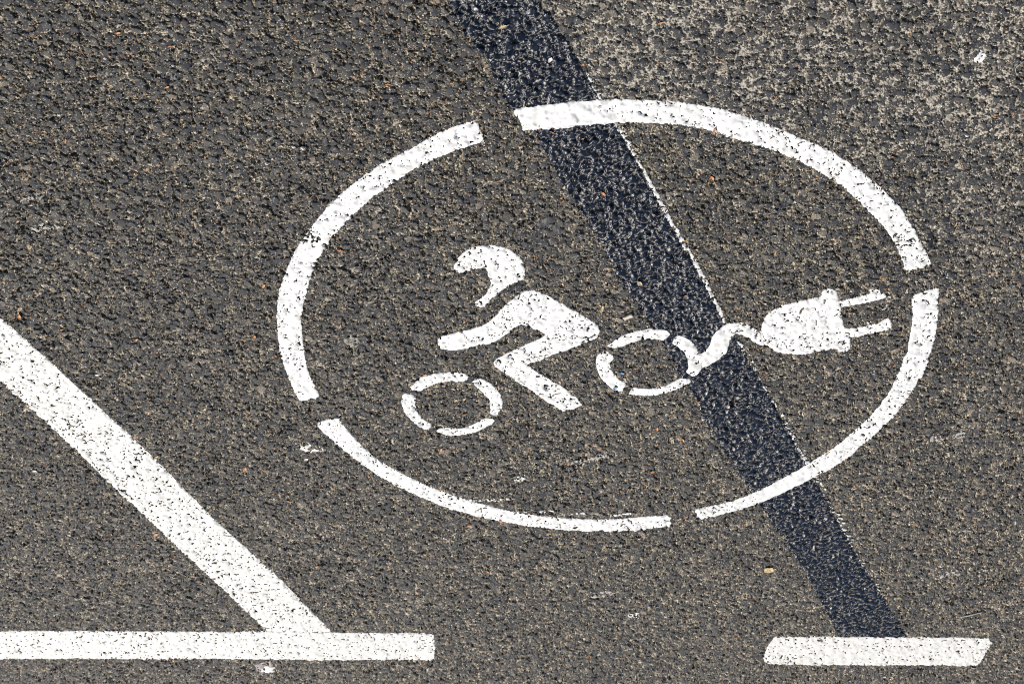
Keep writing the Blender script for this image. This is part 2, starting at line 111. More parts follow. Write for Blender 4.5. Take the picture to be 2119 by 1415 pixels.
# kind, colour, x, y, length mm, heading degrees, label, group
LITTER = [
 ('needle','rust',592,1190,10.3,-143,'thin rust-brown needle on asphalt above left of the ring, third from left','dry needles scattered on the asphalt'),
 ('needle','rust',541,1215,10.8,104,'thin rust-brown needle on asphalt above left of the ring, fifth from left','dry needles scattered on the asphalt'),
 ('needle','rust',561,1224,7.9,109,'thin rust-brown needle on asphalt above left of the ring, fourth from left','dry needles scattered on the asphalt'),
 ('needle','rust',681,1402,11.1,-124,'thin rust-brown needle on asphalt above left of the ring, leftmost','dry needles scattered on the asphalt'),
 ('needle','rust',666,1423,7.6,-155,'thin rust-brown needle on asphalt above left of the ring, second from left','dry needles scattered on the asphalt'),
 ('needle','rust',264,1470,10.0,92,'thin rust-brown needle on asphalt above left of the ring, seventh from left','dry needles scattered on the asphalt'),
 ('needle','rust',552,2453,11.5,-154,'thin rust-brown needle on or beside the slanted line, left of two','dry needles scattered on the asphalt'),
 ('needle','rust',552,2454,7.3,-179,'thin rust-brown needle on or beside the slanted line, right of two','dry needles scattered on the asphalt'),
 ('needle','rust',-254,1210,7.8,137,'thin rust-brown needle on asphalt above right of the ring, left of two','dry needles scattered on the asphalt'),
 ('needle','rust',-333,1272,7.0,129,'thin rust-brown needle on asphalt above right of the ring, right of two','dry needles scattered on the asphalt'),
 ('needle','rust',70,1708,10.0,110,'thin rust-brown needle inside the ring left of the strip','dry needles scattered on the asphalt'),
 ('needle','rust',-622,2149,9.4,-128,'thin rust-brown needle on asphalt below right of the ring, leftmost','dry needles scattered on the asphalt'),
 ('needle','rust',-713,2235,6.6,-160,'thin rust-brown needle on asphalt below right of the ring, second from left','dry needles scattered on the asphalt'),
 ('needle','rust',-784,2374,16.1,140,'thin rust-brown needle on asphalt below right of the ring, rightmost','dry needles scattered on the asphalt'),
 ('needle','rust',-544,1629,10.3,-156,'thin rust-brown needle inside the ring right of the strip','dry needles scattered on the asphalt'),
 ('needle','rust',124,1207,9.2,-167,'thin rust-brown needle on asphalt above left of the ring, rightmost','dry needles scattered on the asphalt'),
 ('needle','rust',278,1459,10.7,-133,'thin rust-brown needle on asphalt above left of the ring, sixth from left','dry needles scattered on the asphalt'),
 ('needle','straw',535,1338,10.4,-161,'thin straw-coloured needle on asphalt above left of the ring, second from left','dry needles scattered on the asphalt'),
 ('needle','straw',582,1356,8.9,-166,'thin straw-coloured needle on asphalt above left of the ring, leftmost','dry needles scattered on the asphalt'),
 ('needle','straw',503,1354,11.5,-114,'thin straw-coloured needle on asphalt above left of the ring, third from left','dry needles scattered on the asphalt'),
 ('needle','straw',260,1335,10.2,105,'thin straw-coloured needle on asphalt above left of the ring, rightmost','dry needles scattered on the asphalt'),
 ('needle','straw',280,1223,10.9,-107,'thin straw-coloured needle on asphalt above left of the ring, fifth from left','dry needles scattered on the asphalt'),
 ('needle','straw',201,1662,12.2,-126,'thin straw-coloured needle inside the ring left of the strip, second from left','dry needles scattered on the asphalt'),
 ('needle','straw',241,1615,8.0,-131,'thin straw-coloured needle inside the ring left of the strip, leftmost','dry needles scattered on the asphalt'),
 ('needle','straw',-566,1402,7.8,-136,'thin straw-coloured needle on asphalt above right of the ring, second from left','dry needles scattered on the asphalt'),
 ('needle','straw',-615,1496,10.1,-100,'thin straw-coloured needle on asphalt above right of the ring, rightmost','dry needles scattered on the asphalt'),
 ('needle','straw',-463,1325,8.2,-87,'thin straw-coloured needle on asphalt above right of the ring, leftmost','dry needles scattered on the asphalt'),
 ('needle','straw',-686,2186,12.4,-101,'thin straw-coloured needle on asphalt below right of the ring, second from left','dry needles scattered on the asphalt'),
 ('needle','straw',-839,2187,7.6,-142,'thin straw-coloured needle on asphalt below right of the ring, third from left','dry needles scattered on the asphalt'),
 ('needle','straw',-866,2179,11.7,-81,'thin straw-coloured needle on asphalt below right of the ring, rightmost','dry needles scattered on the asphalt'),
 ('needle','straw',-494,2283,17.1,-117,'thin straw-coloured needle on the dark painted strip, rightmost','dry needles scattered on the asphalt'),
 ('needle','straw',-493,2289,15.0,138,'thin straw-coloured needle on the dark painted strip, second from left','dry needles scattered on the asphalt'),
 ('needle','straw',-183,1985,11.1,-179,'thin straw-coloured needle inside the ring left of the strip, rightmost','dry needles scattered on the asphalt'),
 ('needle','straw',-624,2006,14.0,-129,'thin straw-coloured needle on asphalt below right of the ring, leftmost','dry needles scattered on the asphalt'),
 ('needle','straw',371,1552,9.4,-138,'thin straw-coloured needle on asphalt above left of the ring, fourth from left','dry needles scattered on the asphalt'),
 ('needle','straw',112,2317,13.2,-109,'thin straw-coloured needle on asphalt below the ring, left of the strip, second from left','dry needles scattered on the asphalt'),
 ('needle','straw',-272,2356,9.7,-130,'thin straw-coloured needle on asphalt below the ring, left of the strip, rightmost','dry needles scattered on the asphalt'),
 ('needle','straw',197,2294,12.0,-107,'thin straw-coloured needle on asphalt below the ring, left of the strip, leftmost','dry needles scattered on the asphalt'),
 ('needle','straw',-124,2519,8.5,147,'thin straw-coloured needle on asphalt below the ring, left of the strip, third from left','dry needles scattered on the asphalt'),
 ('needle','straw',-12,1286,13.6,-101,'thin straw-coloured needle on the dark painted strip, leftmost','dry needles scattered on the asphalt'),
 ('needle','straw',577,2472,10.2,-136,'thin straw-coloured needle in the corner below the slanted line','dry needles scattered on the asphalt'),
 ('needle','straw',-180,1327,9.8,-97,'thin straw-coloured needle inside the ring right of the strip','dry needles scattered on the asphalt'),
 ('needle','straw',18,1927,12.5,173,'thin straw-coloured needle inside the ring left of the strip, third from left','dry needles scattered on the asphalt'),
 ('bud_scale','orange',585,1233,8.7,94,'tiny orange bud scale on asphalt above left of the ring, second from left','dry bud scales scattered on the asphalt'),
 ('bud_scale','orange',430,1202,8.0,-173,'tiny orange bud scale on asphalt above left of the ring, eighth from left','dry bud scales scattered on the asphalt'),
 ('bud_scale','orange',491,1183,8.0,-157,'tiny orange bud scale on asphalt above left of the ring, sixth from left','dry bud scales scattered on the asphalt'),
 ('bud_scale','orange',595,1364,9.9,-109,'tiny orange bud scale on asphalt above left of the ring, fifth from left','dry bud scales scattered on the asphalt'),
 ('bud_scale','orange',445,1269,8.0,-146,'tiny orange bud scale on asphalt above left of the ring, seventh from left','dry bud scales scattered on the asphalt'),
 ('bud_scale','orange',247,1565,9.6,174,'tiny orange bud scale inside the ring left of the strip, leftmost','dry bud scales scattered on the asphalt'),
 ('bud_scale','orange',227,1563,7.2,146,'tiny orange bud scale inside the ring left of the strip, second from left','dry bud scales scattered on the asphalt'),
 ('bud_scale','orange',365,1643,11.3,-117,'tiny orange bud scale on asphalt above left of the ring, tenth from left','dry bud scales scattered on the asphalt'),
 ('bud_scale','orange',136,1842,11.4,-144,'tiny orange bud scale inside the ring left of the strip, fourth from left','dry bud scales scattered on the asphalt'),
 ('bud_scale','orange',76,1942,9.4,-179,'orange bud scale in the lower middle of the front wheel','dry bud scales scattered on the asphalt'),
 ('bud_scale','orange',353,1967,5.5,-179,'tiny orange bud scale on asphalt below the ring, left of the strip, seventh from left','dry bud scales scattered on the asphalt'),
 ('bud_scale','orange',-49,1336,8.8,149,'tiny orange bud scale on the dark painted strip, second from left','dry bud scales scattered on the asphalt'),
 ('bud_scale','orange',-122,1447,10.8,124,'tiny orange bud scale on the dark painted strip, fourth from left','dry bud scales scattered on the asphalt'),
 ('bud_scale','orange',81,1256,6.3,156,'tiny orange bud scale on asphalt above left of the ring, rightmost','dry bud scales scattered on the asphalt'),
 ('bud_scale','orange',163,1260,8.6,-179,'tiny orange bud scale on asphalt above left of the ring, eleventh from left','dry bud scales scattered on the asphalt'),
 ('bud_scale','orange',129,1220,5.1,-155,'tiny orange bud scale on asphalt above left of the ring, twelfth from left','dry bud scales scattered on the asphalt'),
 ('bud_scale','orange',92,1291,5.7,155,'tiny orange bud scale on asphalt above left of the ring, thirteenth from left','dry bud scales scattered on the asphalt'),
 ('bud_scale','orange',-84,1224,5.5,-179,'tiny orange bud scale on asphalt above right of the ring, leftmost','dry bud scales scattered on the asphalt'),
 ('bud_scale','orange',-176,1158,8.3,-154,'tiny orange bud scale on asphalt above right of the ring, second from left','dry bud scales scattered on the asphalt'),
 ('bud_scale','orange',-261,1330,11.4,-95,'tiny orange bud scale on or beside the white ring, fourth from left','dry bud scales scattered on the asphalt'),
 ('bud_scale','orange',-267,1415,11.3,118,'tiny orange bud scale inside the ring right of the strip, leftmost','dry bud scales scattered on the asphalt'),
 ('bud_scale','orange',-408,1414,5.2,-179,'tiny orange bud scale inside the ring right of the strip, fifth from left','dry bud scales scattered on the asphalt'),
 ('bud_scale','orange',-620,1297,7.7,-165,'tiny orange bud scale on asphalt above right of the ring, fifth from left','dry bud scales scattered on the asphalt'),
 ('bud_scale','orange',-642,1295,6.5,-100,'tiny orange bud scale on asphalt above right of the ring, rightmost','dry bud scales scattered on the asphalt'),
 ('bud_scale','orange',-598,1386,5.4,-101,'tiny orange bud scale on asphalt above right of the ring, fourth from left','dry bud scales scattered on the asphalt'),
 ('bud_scale','orange',-502,1372,5.8,-179,'tiny orange bud scale on asphalt above right of the ring, third from left','dry bud scales scattered on the asphalt'),
 ('bud_scale','orange',-396,1828,7.7,-147,'tiny orange bud scale inside the ring right of the strip, third from left','dry bud scales scattered on the asphalt'),
 ('bud_scale','orange',-298,1902,9.6,-133,'tiny orange bud scale on the dark painted strip, sixth from left','dry bud scales scattered on the asphalt'),
 ('bud_scale','orange',-358,1902,7.6,-171,'tiny orange bud scale on the dark painted strip, rightmost','dry bud scales scattered on the asphalt'),
 ('bud_scale','orange',-254,1652,7.9,-156,'tiny orange bud scale on the dark painted strip, fifth from left','dry bud scales scattered on the asphalt'),
 ('bud_scale','orange',-360,1615,7.3,-124,'tiny orange bud scale inside the ring right of the strip, second from left','dry bud scales scattered on the asphalt'),
 ('bud_scale','orange',-536,1610,7.0,-179,'tiny orange bud scale inside the ring right of the strip, sixth from left','dry bud scales scattered on the asphalt'),
 ('bud_scale','orange',-283,2003,12.4,114,'tiny orange bud scale inside the ring left of the strip, rightmost','dry bud scales scattered on the asphalt'),
 ('bud_scale','orange',-239,1975,11.6,-91,'tiny orange bud scale inside the ring left of the strip, tenth from left','dry bud scales scattered on the asphalt'),
 ('bud_scale','orange',-147,2030,8.4,-123,'tiny orange bud scale inside the ring left of the strip, seventh from left','dry bud scales scattered on the asphalt'),
 ('bud_scale','orange',636,2307,14.6,-129,'tiny orange bud scale in the corner below the slanted line, fourth from left','dry bud scales scattered on the asphalt'),
 ('bud_scale','orange',613,2374,8.0,-179,'tiny orange bud scale in the corner below the slanted line, rightmost','dry bud scales scattered on the asphalt'),
 ('bud_scale','orange',675,2343,9.0,144,'tiny orange bud scale in the corner below the slanted line, third from left','dry bud scales scattered on the asphalt'),
 ('bud_scale','orange',716,2306,11.2,105,'tiny orange bud scale in the corner below the slanted line, second from left','dry bud scales scattered on the asphalt'),
 ('bud_scale','orange',633,2424,8.1,-179,'tiny orange bud scale in the corner below the slanted line, fifth from left','dry bud scales scattered on the asphalt'),
 ('bud_scale','orange',423,2225,7.6,172,'tiny orange bud scale on asphalt below the ring, left of the strip, fourth from left','dry bud scales scattered on the asphalt'),
 ('bud_scale','orange',355,2407,9.6,-146,'tiny orange bud scale on asphalt below the ring, left of the strip, eighth from left','dry bud scales scattered on the asphalt'),
 ('bud_scale','orange',386,2195,8.9,147,'tiny orange bud scale on asphalt below the ring, left of the strip, sixth from left','dry bud scales scattered on the asphalt'),
 ('bud_scale','orange',449,2101,14.1,-106,'tiny orange bud scale on asphalt below the ring, left of the strip, third from left','dry bud scales scattered on the asphalt'),
 ('bud_scale','orange',895,2627,8.6,-178,'tiny orange bud scale in the corner below the slanted line, leftmost','dry bud scales scattered on the asphalt'),
 ('bud_scale','orange',-240,2094,11.1,165,'tiny orange bud scale inside the ring left of the strip, ninth from left','dry bud scales scattered on the asphalt'),
 ('bud_scale','orange',-234,2138,10.3,-104,'tiny orange bud scale inside the ring left of the strip, eighth from left','dry bud scales scattered on the asphalt'),
 ('bud_scale','orange',16,2251,15.2,108,'tiny orange bud scale on or beside the white ring, leftmost','dry bud scales scattered on the asphalt'),
 ('bud_scale','orange',-52,2244,11.8,-122,'tiny orange bud scale on or beside the white ring, second from left','dry bud scales scattered on the asphalt'),
 ('bud_scale','orange',74,2267,15.7,-146,'tiny orange bud scale on asphalt below the ring, left of the strip, ninth from left','dry bud scales scattered on the asphalt'),
 ('bud_scale','orange',63,2377,6.2,-179,'tiny orange bud scale on asphalt below the ring, left of the strip, tenth from left','dry bud scales scattered on the asphalt'),
 ('bud_scale','orange',40,2416,10.6,140,'tiny orange bud scale on asphalt below the ring, left of the strip, eleventh from left','dry bud scales scattered on the asphalt'),
 ('bud_scale','orange',-51,2530,6.5,-179,'tiny orange bud scale on asphalt below the ring, left of the strip, twelfth from left','dry bud scales scattered on the asphalt'),
 ('bud_scale','orange',-163,2728,11.1,-159,'tiny orange bud scale beside the white end lines, left of two','dry bud scales scattered on the asphalt'),
 ('bud_scale','orange',-79,2589,6.6,-179,'tiny orange bud scale on asphalt below the ring, left of the strip, thirteenth from left','dry bud scales scattered on the asphalt'),
 ('bud_scale','orange',-302,2772,6.9,-178,'tiny orange bud scale beside the white end lines, right of two','dry bud scales scattered on the asphalt'),
 ('bud_scale','orange',-310,2229,12.9,-125,'tiny orange bud scale on or beside the white ring, third from left','dry bud scales scattered on the asphalt'),
 ('bud_scale','orange',-327,2298,11.7,-119,'tiny orange bud scale on asphalt below the ring, left of the strip, rightmost','dry bud scales scattered on the asphalt'),
 ('bud_scale','orange',-751,2334,7.8,-179,'tiny orange bud scale on asphalt below right of the ring, second from left','dry bud scales scattered on the asphalt'),
 ('bud_scale','orange',-883,2452,6.3,-179,'tiny orange bud scale on asphalt below right of the ring, rightmost','dry bud scales scattered on the asphalt'),
 ('bud_scale','orange',-557,2053,8.1,-130,'tiny orange bud scale on or beside the white ring, rightmost','dry bud scales scattered on the asphalt'),
 ('bud_scale','orange',116,2041,15.1,-110,'tiny orange bud scale inside the ring left of the strip, fifth from left','dry bud scales scattered on the asphalt'),
 ('bud_scale','orange',365,1802,8.7,113,'tiny orange bud scale on asphalt below the ring, left of the strip, fifth from left','dry bud scales scattered on the asphalt'),
 ('bud_scale','orange',392,1757,10.3,-106,'tiny orange bud scale on asphalt above left of the ring, ninth from left','dry bud scales scattered on the asphalt'),
 ('bud_scale','orange',-31,1330,8.3,-96,'tiny orange bud scale on the dark painted strip, leftmost','dry bud scales scattered on the asphalt'),
 ('bud_scale','orange',-89,1346,5.3,-153,'tiny orange bud scale on the dark painted strip, third from left','dry bud scales scattered on the asphalt'),
 ('bud_scale','orange',-352,1479,6.7,-179,'tiny orange bud scale inside the ring right of the strip, fourth from left','dry bud scales scattered on the asphalt'),
 ('bud_scale','orange',684,1747,8.0,-165,'tiny orange bud scale on asphalt above left of the ring, third from left','dry bud scales scattered on the asphalt'),
 ('bud_scale','orange',740,1717,12.6,-106,'tiny orange bud scale on asphalt above left of the ring, leftmost','dry bud scales scattered on the asphalt'),
 ('bud_scale','orange',573,1766,10.2,-133,'tiny orange bud scale on asphalt below the ring, left of the strip, second from left','dry bud scales scattered on the asphalt'),
 ('bud_scale','orange',621,2018,8.7,-163,'tiny orange bud scale on asphalt below the ring, left of the strip, leftmost','dry bud scales scattered on the asphalt'),
 ('bud_scale','orange',802,1889,7.5,-152,'tiny orange bud scale on or beside the slanted line','dry bud scales scattered on the asphalt'),
 ('bud_scale','orange',674,1717,6.5,120,'tiny orange bud scale on asphalt above left of the ring, fourth from left','dry bud scales scattered on the asphalt'),
 ('bud_scale','orange',-591,1805,7.4,-179,'tiny orange bud scale inside the ring right of the strip, rightmost','dry bud scales scattered on the asphalt'),
 ('bud_scale','orange',-650,2019,8.5,152,'tiny orange bud scale on asphalt below right of the ring, leftmost','dry bud scales scattered on the asphalt'),
 ('bud_scale','orange',20,1424,6.0,-165,'tiny orange bud scale inside the ring left of the strip, sixth from left','dry bud scales scattered on the asphalt'),
 ('bud_scale','orange',142,1465,6.5,-132,'tiny orange bud scale inside the ring left of the strip, third from left','dry bud scales scattered on the asphalt'),
 ('bud_scale','tan',93,1877,10.3,158,'tan bud scale in the upper part of the front wheel','dry bud scales scattered on the asphalt'),
 ('bud_scale','tan',75,1903,12.0,-118,'pale tan bud scale inside the ring left of the strip, rightmost','dry bud scales scattered on the asphalt'),
 ('bud_scale','tan',89,1907,8.8,-118,'pale tan bud scale inside the ring left of the strip, leftmost','dry bud scales scattered on the asphalt'),
 ('bud_scale','tan',-589,2135,10.2,-143,'pale tan bud scale on asphalt below right of the ring, left of two','dry bud scales scattered on the asphalt'),
 ('bud_scale','tan',-133,1682,16.8,-97,"tan curled bud scale just right of the rider's back",'dry bud scales scattered on the asphalt'),
 ('bud_scale','tan',-185,1624,13.1,123,'pale tan bud scale on the dark painted strip','dry bud scales scattered on the asphalt'),
 ('bud_scale','tan',-506,1824,7.3,-132,'pale tan bud scale inside the ring right of the strip','dry bud scales scattered on the asphalt'),
 ('bud_scale','tan',256,2440,9.6,-134,'pale tan bud scale on asphalt below the ring, left of the strip, right of two','dry bud scales scattered on the asphalt'),
 ('bud_scale','tan',594,2070,10.7,-131,'pale tan bud scale on asphalt below the ring, left of the strip, left of two','dry bud scales scattered on the asphalt'),
 ('bud_scale','tan',-99,1217,7.3,175,'pale tan bud scale on asphalt above right of the ring','dry bud scales scattered on the asphalt'),
 ('bud_scale','tan',16,1164,14.7,-155,'long tan flake on the dark strip near the top edge','dry bud scales scattered on the asphalt'),
 ('bud_scale','tan',736,1932,9.0,118,'pale tan bud scale on or beside the slanted line','dry bud scales scattered on the asphalt'),
 ('bud_scale','tan',89,1980,10.1,126,'pale tan bud scale inside the ring left of the strip, second from left','dry bud scales scattered on the asphalt'),
 ('bud_scale','tan',-652,2068,10.2,146,'pale tan bud scale on asphalt below right of the ring, right of two','dry bud scales scattered on the asphalt'),
 ('bud_scale','brown',-428,1680,12.5,-103,'dark brown flake on the upper part of the plug','dry bud scales scattered on the asphalt'),
 ('bud_scale','brown',-446,1743,9.9,-140,'larger dark brown flake near the bottom of the plug','dry bud scales scattered on the asphalt'),
 ('bud_scale','brown',-453,1762,8.1,-179,'lowest dark brown flake on the plug','dry bud scales scattered on the asphalt'),
 ('bud_scale','brown',-417,1671,5.8,-148,'smallest brown flake near the top edge of the plug','dry bud scales scattered on the asphalt'),
 ('paper_flake','white',809,2116,11.0,136,'triangular white flake below the slanted line near the left edge','white flakes on the asphalt'),
 ('paper_flake','white',343,2071,10.4,-137,'small thin white flake on asphalt below the ring, left of the strip, right of two','white flakes on the asphalt'),
 ('paper_flake','white',651,1854,7.4,-164,'small thin white flake on asphalt below the ring, left of the strip, left of two','white flakes on the asphalt'),
 ('paper_flake','white',-43,1216,8.7,-113,'white flake on the dark strip above the ring','white flakes on the asphalt'),
 ('confetti','blue',-172,1832,6.8,-179,'blue plastic fleck inside the rear wheel','blue plastic flecks'),
 ('confetti','blue',-164,1868,8.1,-148,'blue plastic fleck on the left rim of the rear wheel','blue plastic flecks'),
 ('confetti','blue',-562,1826,6.0,-179,'blue plastic fleck on asphalt below the plug pins','blue plastic flecks'),
 ('pebble','white',594,1319,5.1,-179,'small whitish pebble on asphalt above left of the ring, second from left','loose pebbles on the asphalt'),
 ('pebble','white',636,1439,5.3,-179,'small whitish pebble on asphalt above left of the ring, leftmost','loose pebbles on the asphalt'),
 ('pebble','white',332,1398,5.8,-179,'small whitish pebble on asphalt above left of the ring, sixth from left','loose pebbles on the asphalt'),
 ('pebble','white',293,1369,5.1,-179,'small whitish pebble on asphalt above left of the ring, seventh from left','loose pebbles on the asphalt'),
 ('pebble','white',281,1369,7.1,-179,'small whitish pebble on asphalt above left of the ring, rightmost','loose pebbles on the asphalt'),
 ('pebble','white',515,1223,4.3,-179,'small whitish pebble on asphalt above left of the ring, fourth from left','loose pebbles on the asphalt'),
 ('pebble','white',-311,1946,6.2,-179,'small whitish pebble inside the ring left of the strip','loose pebbles on the asphalt'),
 ('pebble','white',-423,2391,6.2,-179,'small whitish pebble on asphalt below the ring, left of the strip, rightmost','loose pebbles on the asphalt'),
 ('pebble','white',810,2534,7.4,-179,'small whitish pebble in the corner below the slanted line, rightmost','loose pebbles on the asphalt'),
 ('pebble','white',854,2558,6.5,-179,'small whitish pebble in the corner below the slanted line, leftmost','loose pebbles on the asphalt'),
 ('pebble','white',827,2531,5.6,-179,'small whitish pebble in the corner below the slanted line, second from left','loose pebbles on the asphalt'),
 ('pebble','white',-592,1332,5.7,-179,'small whitish pebble on asphalt above right of the ring, right of two','loose pebbles on the asphalt'),
 ('pebble','white',573,1463,5.3,-179,'small whitish pebble on asphalt above left of the ring, third from left','loose pebbles on the asphalt'),
 ('pebble','white',63,2398,6.2,-179,'small whitish pebble on asphalt below the ring, left of the strip, fourth from left','loose pebbles on the asphalt'),
 ('pebble','white',86,2412,4.5,-179,'small whitish pebble on asphalt below the ring, left of the strip, third from left','loose pebbles on the asphalt'),
 ('pebble','white',-541,1847,4.5,-179,'small whitish pebble inside the ring right of the strip, right of two','loose pebbles on the asphalt'),
 ('pebble','white',431,1232,4.3,-179,'small whitish pebble on asphalt above left of the ring, fifth from left','loose pebbles on the asphalt'),
 ('pebble','white',-628,1605,4.2,-179,'small whitish pebble on asphalt above right of the ring, left of two','loose pebbles on the asphalt'),
 ('pebble','white',-485,1613,5.6,-179,'small whitish pebble inside the ring right of the strip, left of two','loose pebbles on the asphalt'),
 ('pebble','white',588,1881,4.6,-179,'small whitish pebble on asphalt below the ring, left of the strip, leftmost','loose pebbles on the asphalt'),
 ('pebble','white',516,1875,4.6,-179,'small whitish pebble on asphalt below the ring, left of the strip, second from left','loose pebbles on the asphalt'),
 ('pebble','grey',-411,2277,10.3,-179,'small grey pebble on asphalt below the ring, left of the strip','loose pebbles on the asphalt'),
 ('pebble','grey',-33,1421,6.5,-179,'small grey pebble inside the ring left of the strip','loose pebbles on the asphalt'),
 ('pebble','grey',-281,1549,4.8,-179,'small grey pebble inside the ring right of the strip','loose pebbles on the asphalt'),
 ('pebble','grey',-631,1874,5.3,-179,'small grey pebble on or beside the white ring','loose pebbles on the asphalt'),
 ('pebble','grey',388,1171,4.8,-179,'small grey pebble on asphalt above left of the ring','loose pebbles on the asphalt'),
]

# ------------------------------------------------------------------ random helpers and height of the asphalt (mm)
rng = np.random.default_rng(7)
random.seed(7)
f4 = np.float32
NT = 512

def vnoise(x, y, s, seed):
    """smooth value noise in 0..1 with lattice size s"""
    t = np.random.default_rng(seed).random((256, 256)).astype(f4)
    a = x / s; b = y / s
    i = np.floor(a).astype(np.int32); j = np.floor(b).astype(np.int32)
    u = (a - i).astype(f4); v = (b - j).astype(f4)
    u = u * u * (3 - 2 * u); v = v * v * (3 - 2 * v)
    i0 = i & 255; j0 = j & 255; i1 = (i + 1) & 255; j1 = (j + 1) & 255
    return (t[i0, j0] * (1 - u) + t[i1, j0] * u) * (1 - v) + (t[i0, j1] * (1 - u) + t[i1, j1] * u) * v

class StoneLayer:
    """broken stones on a jittered lattice: each a flat topped polygon with steep sides"""
    def __init__(self, s, seed, prob, rlo, rhi, ztop, zvar, fall, power=1.6, tilt=.12):
        r = np.random.default_rng(seed)
        self.s = s; self.fall = fall
        R = lambda lo=0., hi=1.: r.uniform(lo, hi, (NT, NT)).astype(f4)
        self.here = R() < prob
        self.jx = R(.08, .92); self.jy = R(.08, .92)
        self.rad = (rlo + (rhi - rlo) * R() ** power).astype(f4)
        ph = R(0, 2 * np.pi); self.ca = np.cos(ph); self.sa = np.sin(ph)
        self.asp = R(1., 1.28)
        self.ang = [R(-.28, .28) + k * np.pi / 3 for k in range(6)]
        self.dk = [R(.78, 1.12) for k in range(6)]
        self.zt = (ztop + zvar * r.standard_normal((NT, NT)).clip(-1.8, 1.6)).astype(f4)
        self.tx = (tilt * r.standard_normal((NT, NT))).astype(f4); self.ty = (tilt * r.standard_normal((NT, NT))).astype(f4)
        self.tint = R()
        self.cosA = [np.cos(a) for a in self.ang]; self.sinA = [np.sin(a) for a in self.ang]
    def one(self, c, d, px, py):
        """height of stone [c,d] at offset px,py from its middle, and polygon distance"""
        lx = (self.ca[c, d] * px + self.sa[c, d] * py) / (self.rad[c, d] * self.asp[c, d])
        ly = (-self.sa[c, d] * px + self.ca[c, d] * py) / self.rad[c, d] * self.asp[c, d]
        q = None
        for k in range(6):
            e = (lx * self.cosA[k][c, d] + ly * self.sinA[k][c, d]) / self.dk[k][c, d]
            q = e if q is None else np.maximum(q, e)
        z = self.zt[c, d] + self.tx[c, d] * px + self.ty[c, d] * py - .35 * q * q - self.fall * np.maximum(0, q - .74)
        return z, q
    def eval(self, X, Y):
        ix = np.floor(X / self.s).astype(np.int32); iy = np.floor(Y / self.s).astype(np.int32)
        best = np.full(X.shape, -50, f4); tint = np.zeros(X.shape, f4)
        for dx in (-1, 0, 1):
            for dy in (-1, 0, 1):
                c = (ix + dx) % NT; d = (iy + dy) % NT
                px = (X - (ix + dx + self.jx[c, d]) * self.s).astype(f4)
                py = (Y - (iy + dy + self.jy[c, d]) * self.s).astype(f4)
                z, q = self.one(c, d, px, py)
                z = np.where(self.here[c, d], z, -50)
                w = z > best
                best = np.where(w, z, best); tint = np.where(w, self.tint[c, d], tint)
        return best, tint

LA = StoneLayer(10.2, 11, .88, 3.6, 8.0, 0.0, .58, 13.0, power=1.6)
LB = StoneLayer(5.0, 12, .85, 1.7, 3.5, -.7, .55, 7.0)
LC = StoneLayer(2.7, 13, .92, .95, 1.8, -1.15, .5, 3.0)

def dust_at(X, Y):
    d = np.zeros(X.shape, f4)
    for (cx, cy, rx, ry, w) in DUST:
        q = ((X - cx) / rx) ** 2 + ((Y - cy) / ry) ** 2
        d = np.maximum(d, w * np.exp(-1.2 * q * q).astype(f4))
    n = vnoise(X, Y, 55, 31) * .6 + vnoise(X, Y, 18, 32) * .4
    d = d * np.clip((n + .1) / .6, .3, 1.1)
    # faint patches all over
    p = vnoise(X, Y, 95, 33) * .5 + vnoise(X, Y, 30, 34) * .5
    return np.clip(np.maximum(d, .3 * np.clip((p - .70) / .2, 0, 1)), 0, 1)

def asphalt(X, Y, dust):
    za, ta = LA.eval(X, Y)
    zb, tb = LB.eval(X, Y)
    n1 = vnoise(X, Y, 14, 21); n2 = vnoise(X, Y, 5, 22); n3 = vnoise(X, Y, 2.2, 23)
    swell = 1.4 * (vnoise(X, Y, 120, 24) - .5) + .9 * (vnoise(X, Y, 40, 25) - .5)
    voids = np.clip((vnoise(X, Y, 9, 26) - .66) / .2, 0, 1) * 3.4
    zc, tc = LC.eval(X, Y)
    voids = voids * (1 - .8 * np.clip(dust * 1.6, 0, 1))
    mortar = -2.45 + 1.1 * (n1 - .5) + 1.5 * (n2 - .5) - voids + .45 * np.clip(dust * 1.4, 0, 1)
    st = np.maximum(za, np.maximum(zb, zc - voids * .8))
    z = np.maximum(st, mortar)
    is_st = np.clip((np.maximum(za, zb) - np.maximum(mortar, zc - .3)) / .8, 0, 1)
    # bitumen and fines blur the stones' outlines
    z = z + (.75 * (n3 - .5) + .55 * (rng.random(X.shape).astype(f4) - .5)) * (1 - .45 * is_st)
    tint = np.where((za >= zb) & (za >= zc), ta, np.where(zb >= zc, tb, tc))
    return z + swell, tint.astype(f4), (1 - is_st).astype(f4), np.maximum(za, zb + .2)

# ------------------------------------------------------------------ the grid that carries the ground (metres)
def grow(v0, step, ratio, limit):
    out = []; v = v0
    while abs(v) < limit:
        v += step; step *= ratio; out.append(v)
    return out
q_rows = np.arange(-750, 751, 1.68)
yrow = CAMH * (FPX * math.cos(PITCH) + q_rows * math.sin(PITCH)) / (FPX * math.sin(PITCH) - q_rows * math.cos(PITCH))
d0 = yrow[1] - yrow[0]; d1 = yrow[-1] - yrow[-2]
yr = np.array(grow(yrow[0], -d0, 1.22, 14)[::-1] + list(yrow) + grow(yrow[-1], d1, 1.22, 24))
cols = np.arange(-1105, 1106, 1.84)
cc = np.array(grow(cols[0], -1.84, 1.22, 14000)[::-1] + list(cols) + grow(cols[-1], 1.84, 1.22, 14000))
depth = np.maximum(yr * math.cos(PITCH) + CAMH * math.sin(PITCH), 1.6)
GX = (cc[None, :] * depth[:, None] / FPX * 1000).astype(np.float64)
GY = np.repeat((yr * 1000)[:, None], len(cc), 1)
NR, NC = GX.shape
DUSTV = dust_at(GX, GY)
